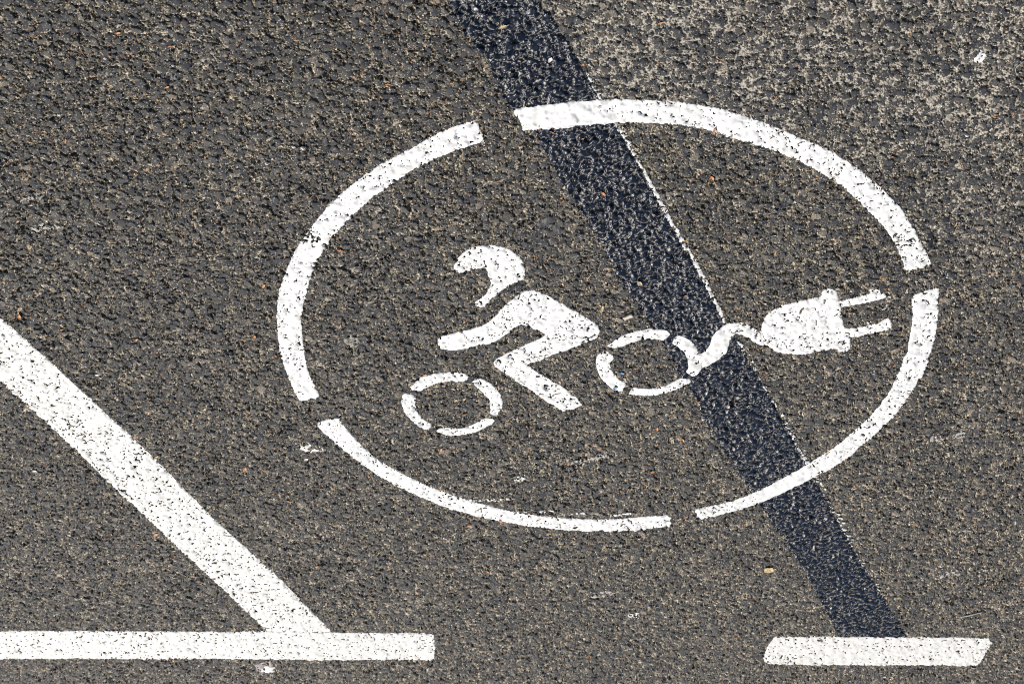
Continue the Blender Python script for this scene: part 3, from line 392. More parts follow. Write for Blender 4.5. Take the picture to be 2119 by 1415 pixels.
H, TINT, MORT, STONE = asphalt(GX, GY, DUSTV)
# far outside the view the mesh is coarse: flatten it there, the material goes on
far = np.maximum(np.clip((np.abs(cc) - 1700) / 1200, 0, 1)[None, :], np.maximum(np.clip((yr - 3.6) / 1.2, 0, 1), np.clip((.7 - yr) / .5, 0, 1))[:, None])
H = H * (1 - far) - .6 * far
S = H.copy()                                    # top surface once paint is on it

def blur(a, n=1):
    for _ in range(n):
        p = np.pad(a, 1, mode='edge')
        a = (p[:-2, 1:-1] + p[2:, 1:-1] + p[1:-1, :-2] + p[1:-1, 2:] + 2 * p[1:-1, 1:-1]) / 6
    return a

def samp(A, x, y):
    """bilinear sample of grid array A at x, y (mm)"""
    x = np.asarray(x, float); y = np.asarray(y, float)
    ym = yr * 1000
    j = np.clip(np.searchsorted(ym, y) - 1, 0, NR - 2); v = (y - ym[j]) / (ym[j + 1] - ym[j])
    dz = depth[j] * (1 - v) + depth[j + 1] * v
    c = x / 1000 * FPX / dz
    i = np.clip(np.searchsorted(cc, c) - 1, 0, NC - 2); u = (c - cc[i]) / (cc[i + 1] - cc[i])
    return (A[j, i] * (1 - u) + A[j, i + 1] * u) * (1 - v) + (A[j + 1, i] * (1 - u) + A[j + 1, i + 1] * u) * v

# ------------------------------------------------------------------ mesh helpers
def mesh_from(name, verts, faces, mat, smooth=True, attrs=None, fattrs=None):
    me = bpy.data.meshes.new(name)
    verts = np.asarray(verts, np.float32); faces = np.asarray(faces, np.int32)
    k = faces.shape[1]
    me.vertices.add(len(verts)); me.vertices.foreach_set('co', verts.ravel())
    me.loops.add(faces.size); me.loops.foreach_set('vertex_index', faces.ravel())
    me.polygons.add(len(faces)); me.polygons.foreach_set('loop_start', np.arange(0, faces.size, k, dtype=np.int32))
    me.update(calc_edges=True)
    me.polygons.foreach_set('use_smooth', np.full(len(faces), smooth, bool))
    for an, av in (attrs or {}).items():
        if np.ndim(av) == 2:
            at = me.attributes.new(an, 'FLOAT_COLOR', 'POINT'); at.data.foreach_set('color', np.asarray(av, np.float32).ravel())
        else:
            at = me.attributes.new(an, 'FLOAT', 'POINT'); at.data.foreach_set('value', np.asarray(av, np.float32).ravel())
    for an, av in (fattrs or {}).items():
        at = me.attributes.new(an, 'FLOAT', 'FACE'); at.data.foreach_set('value', np.asarray(av, np.float32).ravel())
    if mat: me.materials.append(mat)
    return me

def link(name, me, parent=None, loc=None):
    o = bpy.data.objects.new(name, me); COL.objects.link(o)
    if parent is not None: o.parent = parent
    if loc is not None: o.location = loc
    return o

def thing(o, label, cat, group=None):
    o['label'] = label; o['category'] = cat
    if group: o['group'] = group
    return o

def empty(name, x, y, label=None, cat=None, parent=None):
    o = bpy.data.objects.new(name, None); COL.objects.link(o); o.empty_display_size = .05
    if parent is not None: o.parent = parent
    o.location = (x / 1000, y / 1000, 0) if parent is None else Vector((x / 1000, y / 1000, 0)) - parent.matrix_world.translation
    if label: thing(o, label, cat)
    bpy.context.view_layer.update()
    return o

# ------------------------------------------------------------------ materials
class NT_:
    def __init__(self, name):
        self.m = bpy.data.materials.new(name); self.m.use_nodes = True
        self.t = self.m.node_tree; self.t.nodes.clear()
        self.out = self.t.nodes.new('ShaderNodeOutputMaterial')
        self.p = self.t.nodes.new('ShaderNodeBsdfPrincipled'); self.t.links.new(self.p.outputs[0], self.out.inputs[0])
        self.geo = None
    def n(self, kind, **kw):
        nd = self.t.nodes.new(kind)
        for k, v in kw.items():
            if k in nd.bl_rna.properties and k not in nd.inputs: setattr(nd, k, v)
            else: self.set(nd, k, v)
        return nd
    def set(self, nd, sock, v):
        if hasattr(v, 'links'): self.t.links.new(v, nd.inputs[sock])
        else: nd.inputs[sock].default_value = v
    def pos(self):
        if not self.geo: self.geo = self.t.nodes.new('ShaderNodeNewGeometry')
        return self.geo.outputs['Position']
    def noise(self, scale, detail=2., rough=.5, out=0, offset=None):
        nd = self.t.nodes.new('ShaderNodeTexNoise'); nd.inputs['Scale'].default_value = scale
        nd.inputs['Detail'].default_value = detail; nd.inputs['Roughness'].default_value = rough
        v = self.pos()
        if offset is not None:
            ad = self.t.nodes.new('ShaderNodeVectorMath'); ad.operation = 'ADD'; ad.inputs[1].default_value = offset
            self.t.links.new(v, ad.inputs[0]); v = ad.outputs[0]
        self.t.links.new(v, nd.inputs['Vector']); return nd.outputs[out]
    def voro(self, scale, out='Distance', offset=(0, 0, 0)):
        nd = self.t.nodes.new('ShaderNodeTexVoronoi'); nd.inputs['Scale'].default_value = scale
        ad = self.t.nodes.new('ShaderNodeVectorMath'); ad.operation = 'ADD'; ad.inputs[1].default_value = offset
        self.t.links.new(self.pos(), ad.inputs[0]); self.t.links.new(ad.outputs[0], nd.inputs['Vector'])
        return nd
    def attr(self, name, out='Fac'):
        nd = self.t.nodes.new('ShaderNodeAttribute'); nd.attribute_name = name; return nd.outputs[out]
    def math(self, op, a, b=0., c=None, clamp=False):
        nd = self.t.nodes.new('ShaderNodeMath'); nd.operation = op; nd.use_clamp = clamp
        for i, v in enumerate((a, b) if c is None else (a, b, c)):
            if hasattr(v, 'links'): self.t.links.new(v, nd.inputs[i])
            else: nd.inputs[i].default_value = v
        return nd.outputs[0]
    def remap(self, v, a, b, c=0., d=1.):
        nd = self.t.nodes.new('ShaderNodeMapRange'); nd.clamp = True
        self.t.links.new(v, nd.inputs[0])
        for i, q in enumerate((a, b, c, d)): nd.inputs[i + 1].default_value = q
        return nd.outputs[0]
    def ramp(self, v, stops, interp='LINEAR'):
        nd = self.t.nodes.new('ShaderNodeValToRGB'); nd.color_ramp.interpolation = interp
        e = nd.color_ramp.elements
        while len(e) < len(stops): e.new(.5)
        for el, (p, c) in zip(e, stops): el.position = p; el.color = (*c, 1)
        self.t.links.new(v, nd.inputs[0]); return nd.outputs[0]
    def mix(self, f, a, b, blend='MIX'):
        nd = self.t.nodes.new('ShaderNodeMix'); nd.data_type = 'RGBA'; nd.blend_type = blend; nd.clamp_factor = True
        for s, v in ((0, f), (6, a), (7, b)):
            if hasattr(v, 'links'): self.t.links.new(v, nd.inputs[s])
            else: nd.inputs[s].default_value = v if s == 0 else (*v, 1)
        return nd.outputs[2]
    def base(self, v):
        if hasattr(v, 'links'): self.t.links.new(v, self.p.inputs['Base Color'])
        else: self.p.inputs['Base Color'].default_value = (*v, 1)
    def bump(self, h, dist, strength=1.):
        nd = self.t.nodes.new('ShaderNodeBump'); nd.inputs['Distance'].default_value = dist; nd.inputs['Strength'].default_value = strength
        self.t.links.new(h, nd.inputs['Height']); self.t.links.new(nd.outputs[0], self.p.inputs['Normal'])
    def rough(self, v, spec=.5):
        if hasattr(v, 'links'): self.t.links.new(v, self.p.inputs['Roughness'])
        else: self.p.inputs['Roughness'].default_value = v
        self.p.inputs['Specular IOR Level'].default_value = spec

def asphalt_material():
    k = NT_('asphalt')
    tint = k.attr('tint'); mort = k.attr('mortar'); dust = k.attr('dust')
    fine = k.noise(620, 3, .75); mid = k.noise(260, 3, .65); wide = k.noise(9, 3, .6)
    stone = k.ramp(tint, [(0, (.024, .027, .035)), (.35, (.038, .041, .049)), (.7, (.052, .053, .056)), (.93, (.082, .078, .071)), (1, (.17, .155, .135))])
    stone = k.mix(k.remap(fine, .30, .72), k.mix(1., stone, (.45, .45, .47), 'MULTIPLY'), k.mix(1., stone, (1.95, 1.86, 1.72), 'MULTIPLY'))
    # binder and small grit between the stones: every grain has its own colour
    mcol = k.ramp(tint, [(0, (.040, .037, .031)), (.36, (.070, .063, .050)), (.58, (.125, .109, .080)), (.76, (.29, .25, .18)), (.90, (.50, .44, .335)), (.97, (.70, .65, .55)), (1, (.50, .25, .10))])
    mcol = k.mix(k.remap(fine, .28, .72), k.mix(1., mcol, (.55, .55, .55), 'MULTIPLY'), k.mix(1., mcol, (1.4, 1.38, 1.34), 'MULTIPLY'))
    col = k.mix(k.remap(k.math('ADD', mort, k.math('MULTIPLY', k.math('SUBTRACT', mid, .5), .7)), .2, .65), stone, mcol)
    # sand grains caught in the surface
    v = k.voro(520); sep = k.t.nodes.new('ShaderNodeSeparateColor'); k.t.links.new(v.outputs['Color'], sep.inputs[0])
    pick = k.math('MULTIPLY', k.math('GREATER_THAN', sep.outputs[0], .80), k.math('LESS_THAN', v.outputs['Distance'], .46))
    gcol = k.ramp(sep.outputs[1], [(0, (.18, .16, .125)), (.45, (.33, .29, .22)), (.85, (.60, .54, .45)), (.97, (.45, .22, .09))])
    col = k.mix(k.math('MULTIPLY', pick, .85), col, gcol)
    # pale cement dust in the joints: grain by grain
    dmask = k.math('MULTIPLY', k.remap(k.math('ADD', mort, k.math('MULTIPLY', k.math('SUBTRACT', mid, .5), 1.8)), .30, .75), k.remap(k.math('ADD', tint, k.math('MULTIPLY', dust, .72)), .78, 1.05))
    dmask = k.math('MULTIPLY', dmask, k.remap(dust, .03, .3))
    col = k.mix(k.math('MULTIPLY', dmask, .85, clamp=True), col, k.ramp(fine, [(.3, (.30, .275, .235)), (.7, (.62, .58, .51))]))
    col = k.mix(1., col, k.ramp(wide, [(.3, (.88, .88, .88)), (.7, (1.12, 1.11, 1.09))]), 'MULTIPLY')
    k.base(col); k.rough(k.remap(fine, .3, .7, .62, .9), .35)
    k.bump(k.math('ADD', k.math('MULTIPLY', fine, .6), mid), .0010, .55)
    return k.m

def white_material(name, lo=(.74, .735, .715), hi=(.86, .855, .84), stain=.5):
    k = NT_(name)
    st = k.noise(26, 4, .62); fine = k.noise(420, 2, .6); mott = k.noise(130, 3, .6, offset=(3.1, 1.7, 0))
    col = k.mix(k.remap(mott, .3, .7), lo, hi)
    col = k.mix(k.math('MULTIPLY', k.math('MULTIPLY', k.remap(st, .52, .72), k.remap(fine, .46, .66)), stain), col, (.36, .32, .25))
    k.base(col); k.rough(.62, .35)
    k.bump(k.math('ADD', k.math('MULTIPLY', fine, .5), mott), .0005, .4)
    return k.m

def strip_material():
    k = NT_('blue_black_road_paint')
    fine = k.noise(500, 3, .6); mid = k.noise(120, 3, .6); patch = k.noise(14, 3, .6)
    hol = k.attr('mortar')
    col = k.mix(k.remap(mid, .3, .7), (.006, .010, .021), (.012, .018, .033))
    # dust that has settled between the bumps
    d = k.math('MULTIPLY', k.remap(k.math('ADD', hol, k.math('MULTIPLY', k.math('SUBTRACT', mid, .5), .8)), .70, .93), k.remap(patch, .30, .58, .45, 1.))
    d = k.math('MULTIPLY', d, k.remap(fine, .3, .6, .35, 1.))
    col = k.mix(d, col, (.31, .285, .235))
    v = k.voro(480); sep = k.t.nodes.new('ShaderNodeSeparateColor'); k.t.links.new(v.outputs['Color'], sep.inputs[0])
    pick = k.math('MULTIPLY', k.math('GREATER_THAN', sep.outputs[0], .955), k.math('LESS_THAN', v.outputs['Distance'], .4))
    col = k.mix(k.math('MULTIPLY', pick, .8), col, (.42, .36, .28))
    k.base(col); k.rough(k.math('ADD', k.remap(fine, .3, .7, .24, .33), k.math('MULTIPLY', d, .5)), .17)
    k.bump(fine, .0004, .5)
    return k.m

def plain(name, a, b, rough=.6, scale=300, spec=.4):
    k = NT_(name)
    k.base(k.mix(k.remap(k.noise(scale, 3, .6), .3, .7), a, b)); k.rough(rough, spec)
    return k.m

M_ASPH = asphalt_material()
M_WHITE = white_material('white_road_paint')
M_LINE = white_material('worn_white_line_paint', (.68, .67, .635), (.82, .81, .78), .8)
M_WHITE2 = white_material('old_white_line_paint', (.62, .62, .60), (.80, .79, .76), .8)
M_STRIP = strip_material()
M_LIT = {
    'rust': plain('rust_brown_needle', (.30, .10, .035), (.50, .20, .08), .55),
    'orange': plain('orange_bud_scale', (.42, .17, .055), (.62, .31, .13), .5),
    'straw': plain('straw', (.42, .30, .17), (.60, .47, .30), .5),
    'tan': plain('tan_bud_scale', (.46, .33, .17), (.62, .50, .32), .5),
    'brown': plain('dark_brown_flake', (.07, .045, .03), (.15, .10, .07), .6),
    'white': plain('white_chip', (.66, .65, .62), (.80, .79, .76), .5),
    'grey': plain('grey_pebble', (.24, .23, .21), (.40, .38, .34), .7),
    'blue': plain('blue_plastic', (.10, .28, .52), (.22, .42, .66), .4),
    'wood': plain('bleached_wood', (.48, .42, .32), (.66, .61, .50), .6, 160),
    'leaf': plain('dried_leaf', (.52, .37, .18), (.68, .54, .31), .6, 220),
    'green': plain('green_needle', (.10, .15, .04), (.20, .24, .08), .5),
}
M_SCUFF = plain('chalky_scuff', (.26, .25, .225), (.58, .55, .50), .8, 350)
M_GUM = plain('grey_gum', (.135, .125, .105), (.27, .25, .215), .55, 240)
M_GUMD = plain('trodden_dark_gum', (.030, .031, .034), (.055, .055, .056), .6, 240)
M_OIL = plain('tar_drop', (.012, .014, .018), (.028, .03, .036), .5, 400, .3)
M_PINK = plain('pinkish_film', (.25, .21, .20), (.36, .31, .295), .6, 200)

# ------------------------------------------------------------------ painted sheets that follow the stones
def smooth_outline(p, closed=True):
    p = np.array(p, float); out = []
    n = len(p)
    for i in range(n):
        a, b, c, d = p[i - 1], p[i], p[(i + 1) % n], p[(i + 2) % n]
        for t in (0., .5):
            out.append(.5 * (2 * b + (c - a) * t + (2 * a - 5 * b + 4 * c - d) * t * t + (3 * b - a - 3 * c + d) * t ** 3))
    return np.array(out)

def signed(poly, X, Y):
    best = np.full(X.shape, 1e9); nx = np.zeros(X.shape); ny = np.zeros(X.shape); ins = np.zeros(X.shape, bool)
    n = len(poly)
    for i in range(n):
        ax, ay = poly[i]; bx, by = poly[(i + 1) % n]
        ex, ey = bx - ax, by - ay; L2 = ex * ex + ey * ey
        if L2 < 1e-9: continue
        t = np.clip(((X - ax) * ex + (Y - ay) * ey) / L2, 0, 1)
        qx = ax + t * ex; qy = ay + t * ey
        d = (X - qx) ** 2 + (Y - qy) ** 2
        w = d < best
        best[w] = d[w]; nx[w] = qx[w]; ny[w] = qy[w]
        if ay != by:
            ins ^= ((ay > Y) != (by > Y)) & (X < ex * (Y - ay) / ey + ax)
    d = np.sqrt(best)
    return np.where(ins, -d, d), nx, ny

CLAIM = np.zeros((NR - 1, NC - 1), bool)        # cells already under white paint
COVER = np.zeros((NR, NC), f4)                  # how much any paint covers a vertex (keeps loose stones away)
UNDER = np.zeros((NR, NC), f4)                  # 1 where the dark strip lies

def sheet(name, key, mat, parent=None, thick=.35, fill=.95, hole=.06, ragged=1.0, dry=None, claim=True, wear=True, attrs=False, dome=0., level=None, soft=False):
    """a skin of paint laid over the stones; gaps that the paint did not reach stay open"""
    global S
    smooth, pts = SHAPES[key]
    poly = smooth_outline(pts) if smooth else np.array(pts, float)
    x0, y0 = poly.min(0) - 12; x1, y1 = poly.max(0) + 12
    j0 = max(np.searchsorted(yr * 1000, y0) - 1, 0); j1 = min(np.searchsorted(yr * 1000, y1) + 1, NR - 1)
    # columns: fan grid, so test the extremes of both end rows
    cs = [x / 1000 * FPX / depth[j] for x in (x0, x1) for j in (j0, j1)]
    i0 = max(np.searchsorted(cc, min(cs)) - 1, 0); i1 = min(np.searchsorted(cc, max(cs)) + 1, NC - 1)
    sl_ = np.s_[j0:j1 + 1, i0:i1 + 1]
    X = GX[sl_]; Y = GY[sl_]
    sdv, nx, ny = signed(poly, X, Y)
    wob = ragged * ((vnoise(X, Y, 7, 51) - .5) * 1.0 + (vnoise(X, Y, 2.6, 52) - .5) * 2.6)
    # paint runs a little further where stones stand high and stops short at gaps
    rel = S[sl_] - blur(S[sl_], 6)
    wob = wob - ragged * .75 * np.clip(rel, -1.5, 1.2)
    sdw = sdv + wob
    ins = sdw < 0
    cell = ins[:-1, :-1].astype(int) + ins[1:, :-1] + ins[:-1, 1:] + ins[1:, 1:]
    keep = cell >= 2
    pit = blur(S[sl_], 5) - S[sl_]
    gap = .62 * (blur(S[sl_], 3) - S[sl_]) + .42 * np.clip(-STONE[sl_] - .5, -1, 2.5) - .7 * UNDER[sl_]
    mean4 = lambda q: (q[:-1, :-1] + q[1:, :-1] + q[:-1, 1:] + q[1:, 1:]) / 4
    cellpit = mean4(pit); cellgap = mean4(gap)
    cx = (X[:-1, :-1] + X[1:, 1:]) / 2; cy = (Y[:-1, :-1] + Y[1:, 1:]) / 2
    if hole is not None:                         # hole = share of the sheet left open
        cellgap = cellgap + .35 * (vnoise(cx, cy, 24, 53) - .5) + .25 * (vnoise(cx, cy, 70, 55) - .5)
        if wear:
            for (wx, wy, wr, ws) in WEAR:
                q = ((cx - wx) ** 2 + (cy - wy) ** 2) / (wr * wr)
                cellgap = cellgap + .9 * ws * np.exp(-q)
        keep &= cellgap < np.quantile(cellgap[cell == 4] if (cell == 4).any() else cellgap, 1 - hole)
    if dry is not None:
        keep &= (cellpit < dry) & (vnoise(cx, cy, 5, 54) > .40)
    if claim:
        keep &= ~CLAIM[j0:j1, i0:i1]
        CLAIM[j0:j1, i0:i1] |= (cell >= 2)
    base = S[sl_]
    sm = np.maximum(base, blur(base, 12) + .3)
    z = base * (1 - fill) + np.maximum(sm, base) * fill
    if soft: b2 = blur(base, 2); z = np.maximum(.3 * np.maximum(base, b2) + .7 * b2 + .35 * (b2 - blur(base, 14)), base - .45)
    if level: z = z * .15 + .85 * np.quantile(base[ins], level)
    edge = np.clip(-sdw / 1.6, 0, 1)
    top = z + thick * (.35 + .65 * edge) + dome * np.clip(-sdw / 9., 0, 1) ** .6
    # pull outer vertices onto the outline, close the rim onto the ground
    outv = ~ins
    f = np.where(outv, np.clip(sdw / np.maximum(np.abs(sdv), .05), 0, 1) * (sdv > 0), 0.)
    PX = X + (nx - X) * f; PY = Y + (ny - Y) * f
    rim = samp(S, PX[outv], PY[outv]) + .03
    top = top.copy(); top[outv] = rim
    idx = np.full(X.shape, -1, np.int64)
    a, b = np.nonzero(keep)
    if len(a) == 0: return None
    used = np.zeros(X.shape, bool)
    for da, db in ((0, 0), (0, 1), (1, 1), (1, 0)): used[a + da, b + db] = True
    idx[used] = np.arange(used.sum())
    faces = np.stack([idx[a, b], idx[a, b + 1], idx[a + 1, b + 1], idx[a + 1, b]], 1)
    verts = np.stack([PX[used], PY[used], top[used]], 1) / 1000
    off = Vector((0, 0, 0))
    if parent is not None:
        off = parent.matrix_world.translation
        ctr = None
        verts = verts - np.array(off)[None]
    at = {}
    if attrs: at = {'mortar': np.clip(.5 + (blur(S[sl_], 4) - S[sl_]) * .6 + .10, 0, 1)[used]}
    o = link(name, mesh_from(name, verts, faces, mat, True, at), parent)
    COVER[sl_] = np.maximum(COVER[sl_], np.clip(.5 - sdv / 14, 0, 1))
    return o, sl_, ins, top

# dark strip first; later paint lies on top of it
print('grid', NR, NC)
r = sheet('dark_painted_strip', 'strip', M_STRIP, soft=True, thick=.6, fill=.7, hole=.012, ragged=2.4, claim=False, wear=False, attrs=True)
strip, sl_, ins, top = r
S[sl_] = np.where(ins, top, S[sl_]); UNDER[sl_] = ins
thing(strip, 'long blue-black glossy painted strip running diagonally under the white ring', 'paint strip')

ring = empty('ring_marking', -142, 1778, 'large broken white painted ring around the cyclist and plug symbols', 'road marking')
for key in ('arc_top', 'arc_right', 'arc_bottom', 'arc_left'):
    sheet('arc', key, M_WHITE, ring)
cyc = empty('cyclist_marking', 20, 1770, 'white stencilled crouching cyclist in helmet on two broken wheels, inside the ring', 'road marking')
sheet('helmet', 'helmet', M_WHITE, cyc, hole=.085, ragged=.7); sheet('rider_body', 'rider_body', M_WHITE, cyc, hole=.085, ragged=.7)
fw = empty('wheel', 95, 1885, parent=cyc)
for k in ('fw_top', 'fw_right', 'fw_bottom', 'fw_left'): sheet('rim_arc', k, M_WHITE, fw, ragged=.65)
rw = empty('wheel', -195, 1815, parent=cyc)
for k in ('rw_top', 'rw_right', 'rw_bottom', 'rw_left'): sheet('rim_arc', k, M_WHITE, rw, ragged=.65)
plug = empty('plug_marking', -420, 1740, 'white stencilled two-pin plug with cord curling from the rear wheel', 'road marking')
sheet('plug_body', 'plug_body', M_WHITE, plug, ragged=.75); sheet('cord', 'cord', M_WHITE, plug)
sheet('prong', 'prong_a', M_WHITE, plug); sheet('prong', 'prong_b', M_WHITE, plug)
old = empty('old_white_line', -300, 1750, 'thin ragged sliver of old white line along the right edge of the dark strip', 'line')
sheet('line_remnant', 'old_a', M_WHITE2, old, hole=.17, ragged=1.3)[0]['kind'] = 'stuff'
sheet('line_remnant', 'old_b', M_WHITE2, old, hole=.78, ragged=1.6)[0]['kind'] = 'stuff'
thing(sheet('end_line', 'bar_left', M_LINE, ragged=1.2)[0], 'straight white end line at the bottom left, joined by the slanted line', 'road marking', 'white bay lines')
thing(sheet('end_line', 'bar_right', M_LINE, ragged=1.1)[0], 'short white bar with slanted ends at the foot of the dark strip', 'road marking', 'white bay lines')
thing(sheet('bay_line', 'bay_line', M_LINE, ragged=1.5, hole=.085)[0], 'wide slanted white bay line with worn dark specks left of the ring', 'road marking', 'white bay lines')

# ---- stains, splashes and gum
thing(sheet('paint_splash', 'splat_corner', M_WHITE, hole=.06, ragged=2.0)[0], 'bright white paint splash on the dusty asphalt near the top right corner', 'paint splash')
thing(sheet('pink_stain', 'splat_pink', M_PINK, hole=.2, ragged=1.6, claim=False)[0], 'pinkish grey stain around the white splash under the left end line', 'stain')
thing(sheet('paint_splash', 'splat_bar', M_WHITE, hole=.1, ragged=1.4, thick=.5)[0], 'white paint splash on a pinkish stain just below the left end line', 'paint splash')
thing(sheet('paint_splash', 'splat_ring_gap', M_WHITE2, hole=.5, ragged=2.4)[0], 'ragged pale splash just outside the lower left gap of the ring', 'paint splash')
thing(sheet('paint_splash', 'splat_inside', M_WHITE2, hole=.4, ragged=2.2)[0], 'small white splash inside the ring above its bottom arc', 'paint splash')
thing(sheet('paint_splash', 'splat_low', M_WHITE2, hole=.4, ragged=2.2)[0], 'small white splash on asphalt between the ring and the two end lines', 'paint splash')
thing(sheet('paint_splash', 'prong_fleck', M_WHITE2, hole=.1, ragged=.8)[0], 'tiny white fleck above the lower plug pin', 'paint splash')
thing(sheet('paint_splash', 'prong_streak', M_WHITE2, hole=.2, ragged=.8)[0], 'thin curved white streak between the tips of the plug pins', 'paint splash')
for key, lab in (('brush_a', 'white brush streak branching off the inner edge of the bottom arc'), ('brush_b', 'short white brush streak above the middle of the bottom arc'),
                 ('brush_c', 'white brush streak touching the bottom arc left of its middle'), ('brush_d', 'last short white brush streak towards the right end of the bottom arc')):
    q = sheet('brush_streak', key, M_WHITE, hole=None, dry=.1, ragged=1.2, claim=False)
    if q: thing(q[0], lab, 'paint streak')
for key, lab in (('scuff_a', 'pale scuff inside the ring below the rider'), ('scuff_b', 'pale chalky scuff near the left edge, upper of two'), ('scuff_c', 'pale chalky scuff near the left edge, lower of two'),
                 ('scuff_d', 'faint pale scuff below the bottom arc of the ring'), ('scuff_e', 'faint pale scuff right of the dark strip near the right edge'),
                 ('scuff_f', 'pale streaky scuff outside the ring at the right edge'), ('scuff_g', 'small pale scuff above the plug cord')):
    q = sheet('scuff', key, M_SCUFF, hole=None, dry=0., ragged=2.6, claim=False, thick=.2)
    if q: thing(q[0], lab, 'scuff')
thing(sheet('flattened_gum', 'gum_grey', M_GUM, hole=.10, ragged=1.6, fill=.95, thick=.4, dome=.3, claim=False)[0], 'round flattened grey chewing gum inside the ring left of the helmet', 'chewing gum')
thing(sheet('flattened_gum', 'gum_dark', M_GUMD, hole=.14, ragged=1.6, fill=.95, thick=.3, dome=.2, claim=False)[0], 'flattened dark chewing gum above and right of the helmet', 'chewing gum')
thing(sheet('tar_drop', 'oil_a', M_OIL, hole=.2, ragged=1.8, claim=False)[0], 'glossy black tar spot on asphalt in the upper left', 'tar spot')
thing(sheet('tar_drop', 'oil_b', M_OIL, hole=.2, ragged=1.8, claim=False)[0], 'glossy black tar spot on dusty asphalt above the ring at upper right', 'tar spot')
thing(sheet('tar_drop', 'oil_c', M_OIL, hole=.2, ragged=1.8, claim=False)[0], 'black tar spot touching the right end of the top arc', 'tar spot')

# ------------------------------------------------------------------ the pavement itself
ii = np.arange(NR * NC).reshape(NR, NC)
faces = np.stack([ii[:-1, :-1].ravel(), ii[:-1, 1:].ravel(), ii[1:, 1:].ravel(), ii[1:, :-1].ravel()], 1)
pav = link('asphalt_pavement', mesh_from('asphalt_pavement', np.stack([GX.ravel(), GY.ravel(), H.ravel()], 1) / 1000, faces, M_ASPH, False,
           {'dust': DUSTV.ravel()}, {'tint': TINT[:-1, :-1], 'mortar': (MORT[:-1, :-1] + MORT[1:, :-1] + MORT[:-1, 1:] + MORT[1:, 1:]) / 4}))
pav['kind'] = 'structure'; pav['label'] = 'dark grey open-textured asphalt of the parking bay'

# the 300 largest bare stones stand as pieces of their own
def swell_at(x, y):
    return 1.4 * (vnoise(x, y, 120, 24) - .5) + .9 * (vnoise(x, y, 40, 25) - .5)
cand = []
for a in range(int(-1080 / LA.s), int(1080 / LA.s)):
    for b in range(int(1100 / LA.s), int(2900 / LA.s)):
        c, d = a % NT, b % NT
        if LA.here[c, d] and LA.rad[c, d] > 5.0 and LA.zt[c, d] > -.2:
            cand.append((a, b))
cand = np.array(cand)
px_ = (cand[:, 0] + LA.jx[cand[:, 0] % NT, cand[:, 1] % NT]) * LA.s
py_ = (cand[:, 1] + LA.jy[cand[:, 0] % NT, cand[:, 1] % NT]) * LA.s
dep = py_ / 1000 * math.cos(PITCH) + CAMH * math.sin(PITCH)
inside_view = np.abs(px_ / 1000 * FPX / dep) < 1040
bare = samp(COVER, px_, py_) < .02
size = LA.rad[cand[:, 0] % NT, cand[:, 1] % NT] / dep
prom = samp(H, px_, py_) > -.25 + swell_at(px_, py_)
ok = inside_view & bare & prom
order = np.argsort(-np.where(ok, size, -1))[:300]
RINGS = (.38, .66, .80, .95, 1.12)
NA = 12
for q in order:
    if not ok[q]: break
    a, b = cand[q]; c, d = a % NT, b % NT
    x0, y0 = px_[q], py_[q]
    V = [(0, 0)]
    for rr in RINGS:
        for k in range(NA):
            th = 2 * math.pi * k / NA
            lx, ly = math.cos(th), math.sin(th)
            e = max((lx * LA.cosA[n][c, d] + ly * LA.sinA[n][c, d]) / LA.dk[n][c, d] for n in range(6))
            lx, ly = lx * rr / e, ly * rr / e
            gx = lx * LA.rad[c, d] * LA.asp[c, d]; gy = ly * LA.rad[c, d] / LA.asp[c, d]
            V.append((LA.ca[c, d] * gx - LA.sa[c, d] * gy, LA.sa[c, d] * gx + LA.ca[c, d] * gy))
    V = np.array(V)
    z, _ = LA.one(np.full(len(V), c), np.full(len(V), d), V[:, 0], V[:, 1])
    z = z + float(swell_at(np.array([x0]), np.array([y0]))[0]) + .22 + (rng.random(len(V)) - .5) * .22
    V3 = np.vstack([np.column_stack([V, z]), [[0, 0, z.min() - 2.5]]]) / 1000
    F = []
    for k in range(NA):
        k2 = (k + 1) % NA
        F.append((0, 1 + k, 1 + k2))
        for rI in range(len(RINGS) - 1):
            p = 1 + rI * NA
            F.append((p + k, p + NA + k, p + NA + k2)); F.append((p + k, p + NA + k2, p + k2))
        p = 1 + (len(RINGS) - 1) * NA
        F.append((p + k2, p + k, len(V3) - 1))
    n = len(V3)
    me = mesh_from('stone', V3, F, M_ASPH, True, {'tint': np.full(n, LA.tint[c, d] * .8), 'mortar': np.concatenate([[0], np.repeat([0, 0, .1, .45, .9], NA), [1]]), 'dust': np.full(n, float(samp(DUSTV, x0, y0)))})
    link('stone', me, pav, (x0 / 1000, y0 / 1000, 0))

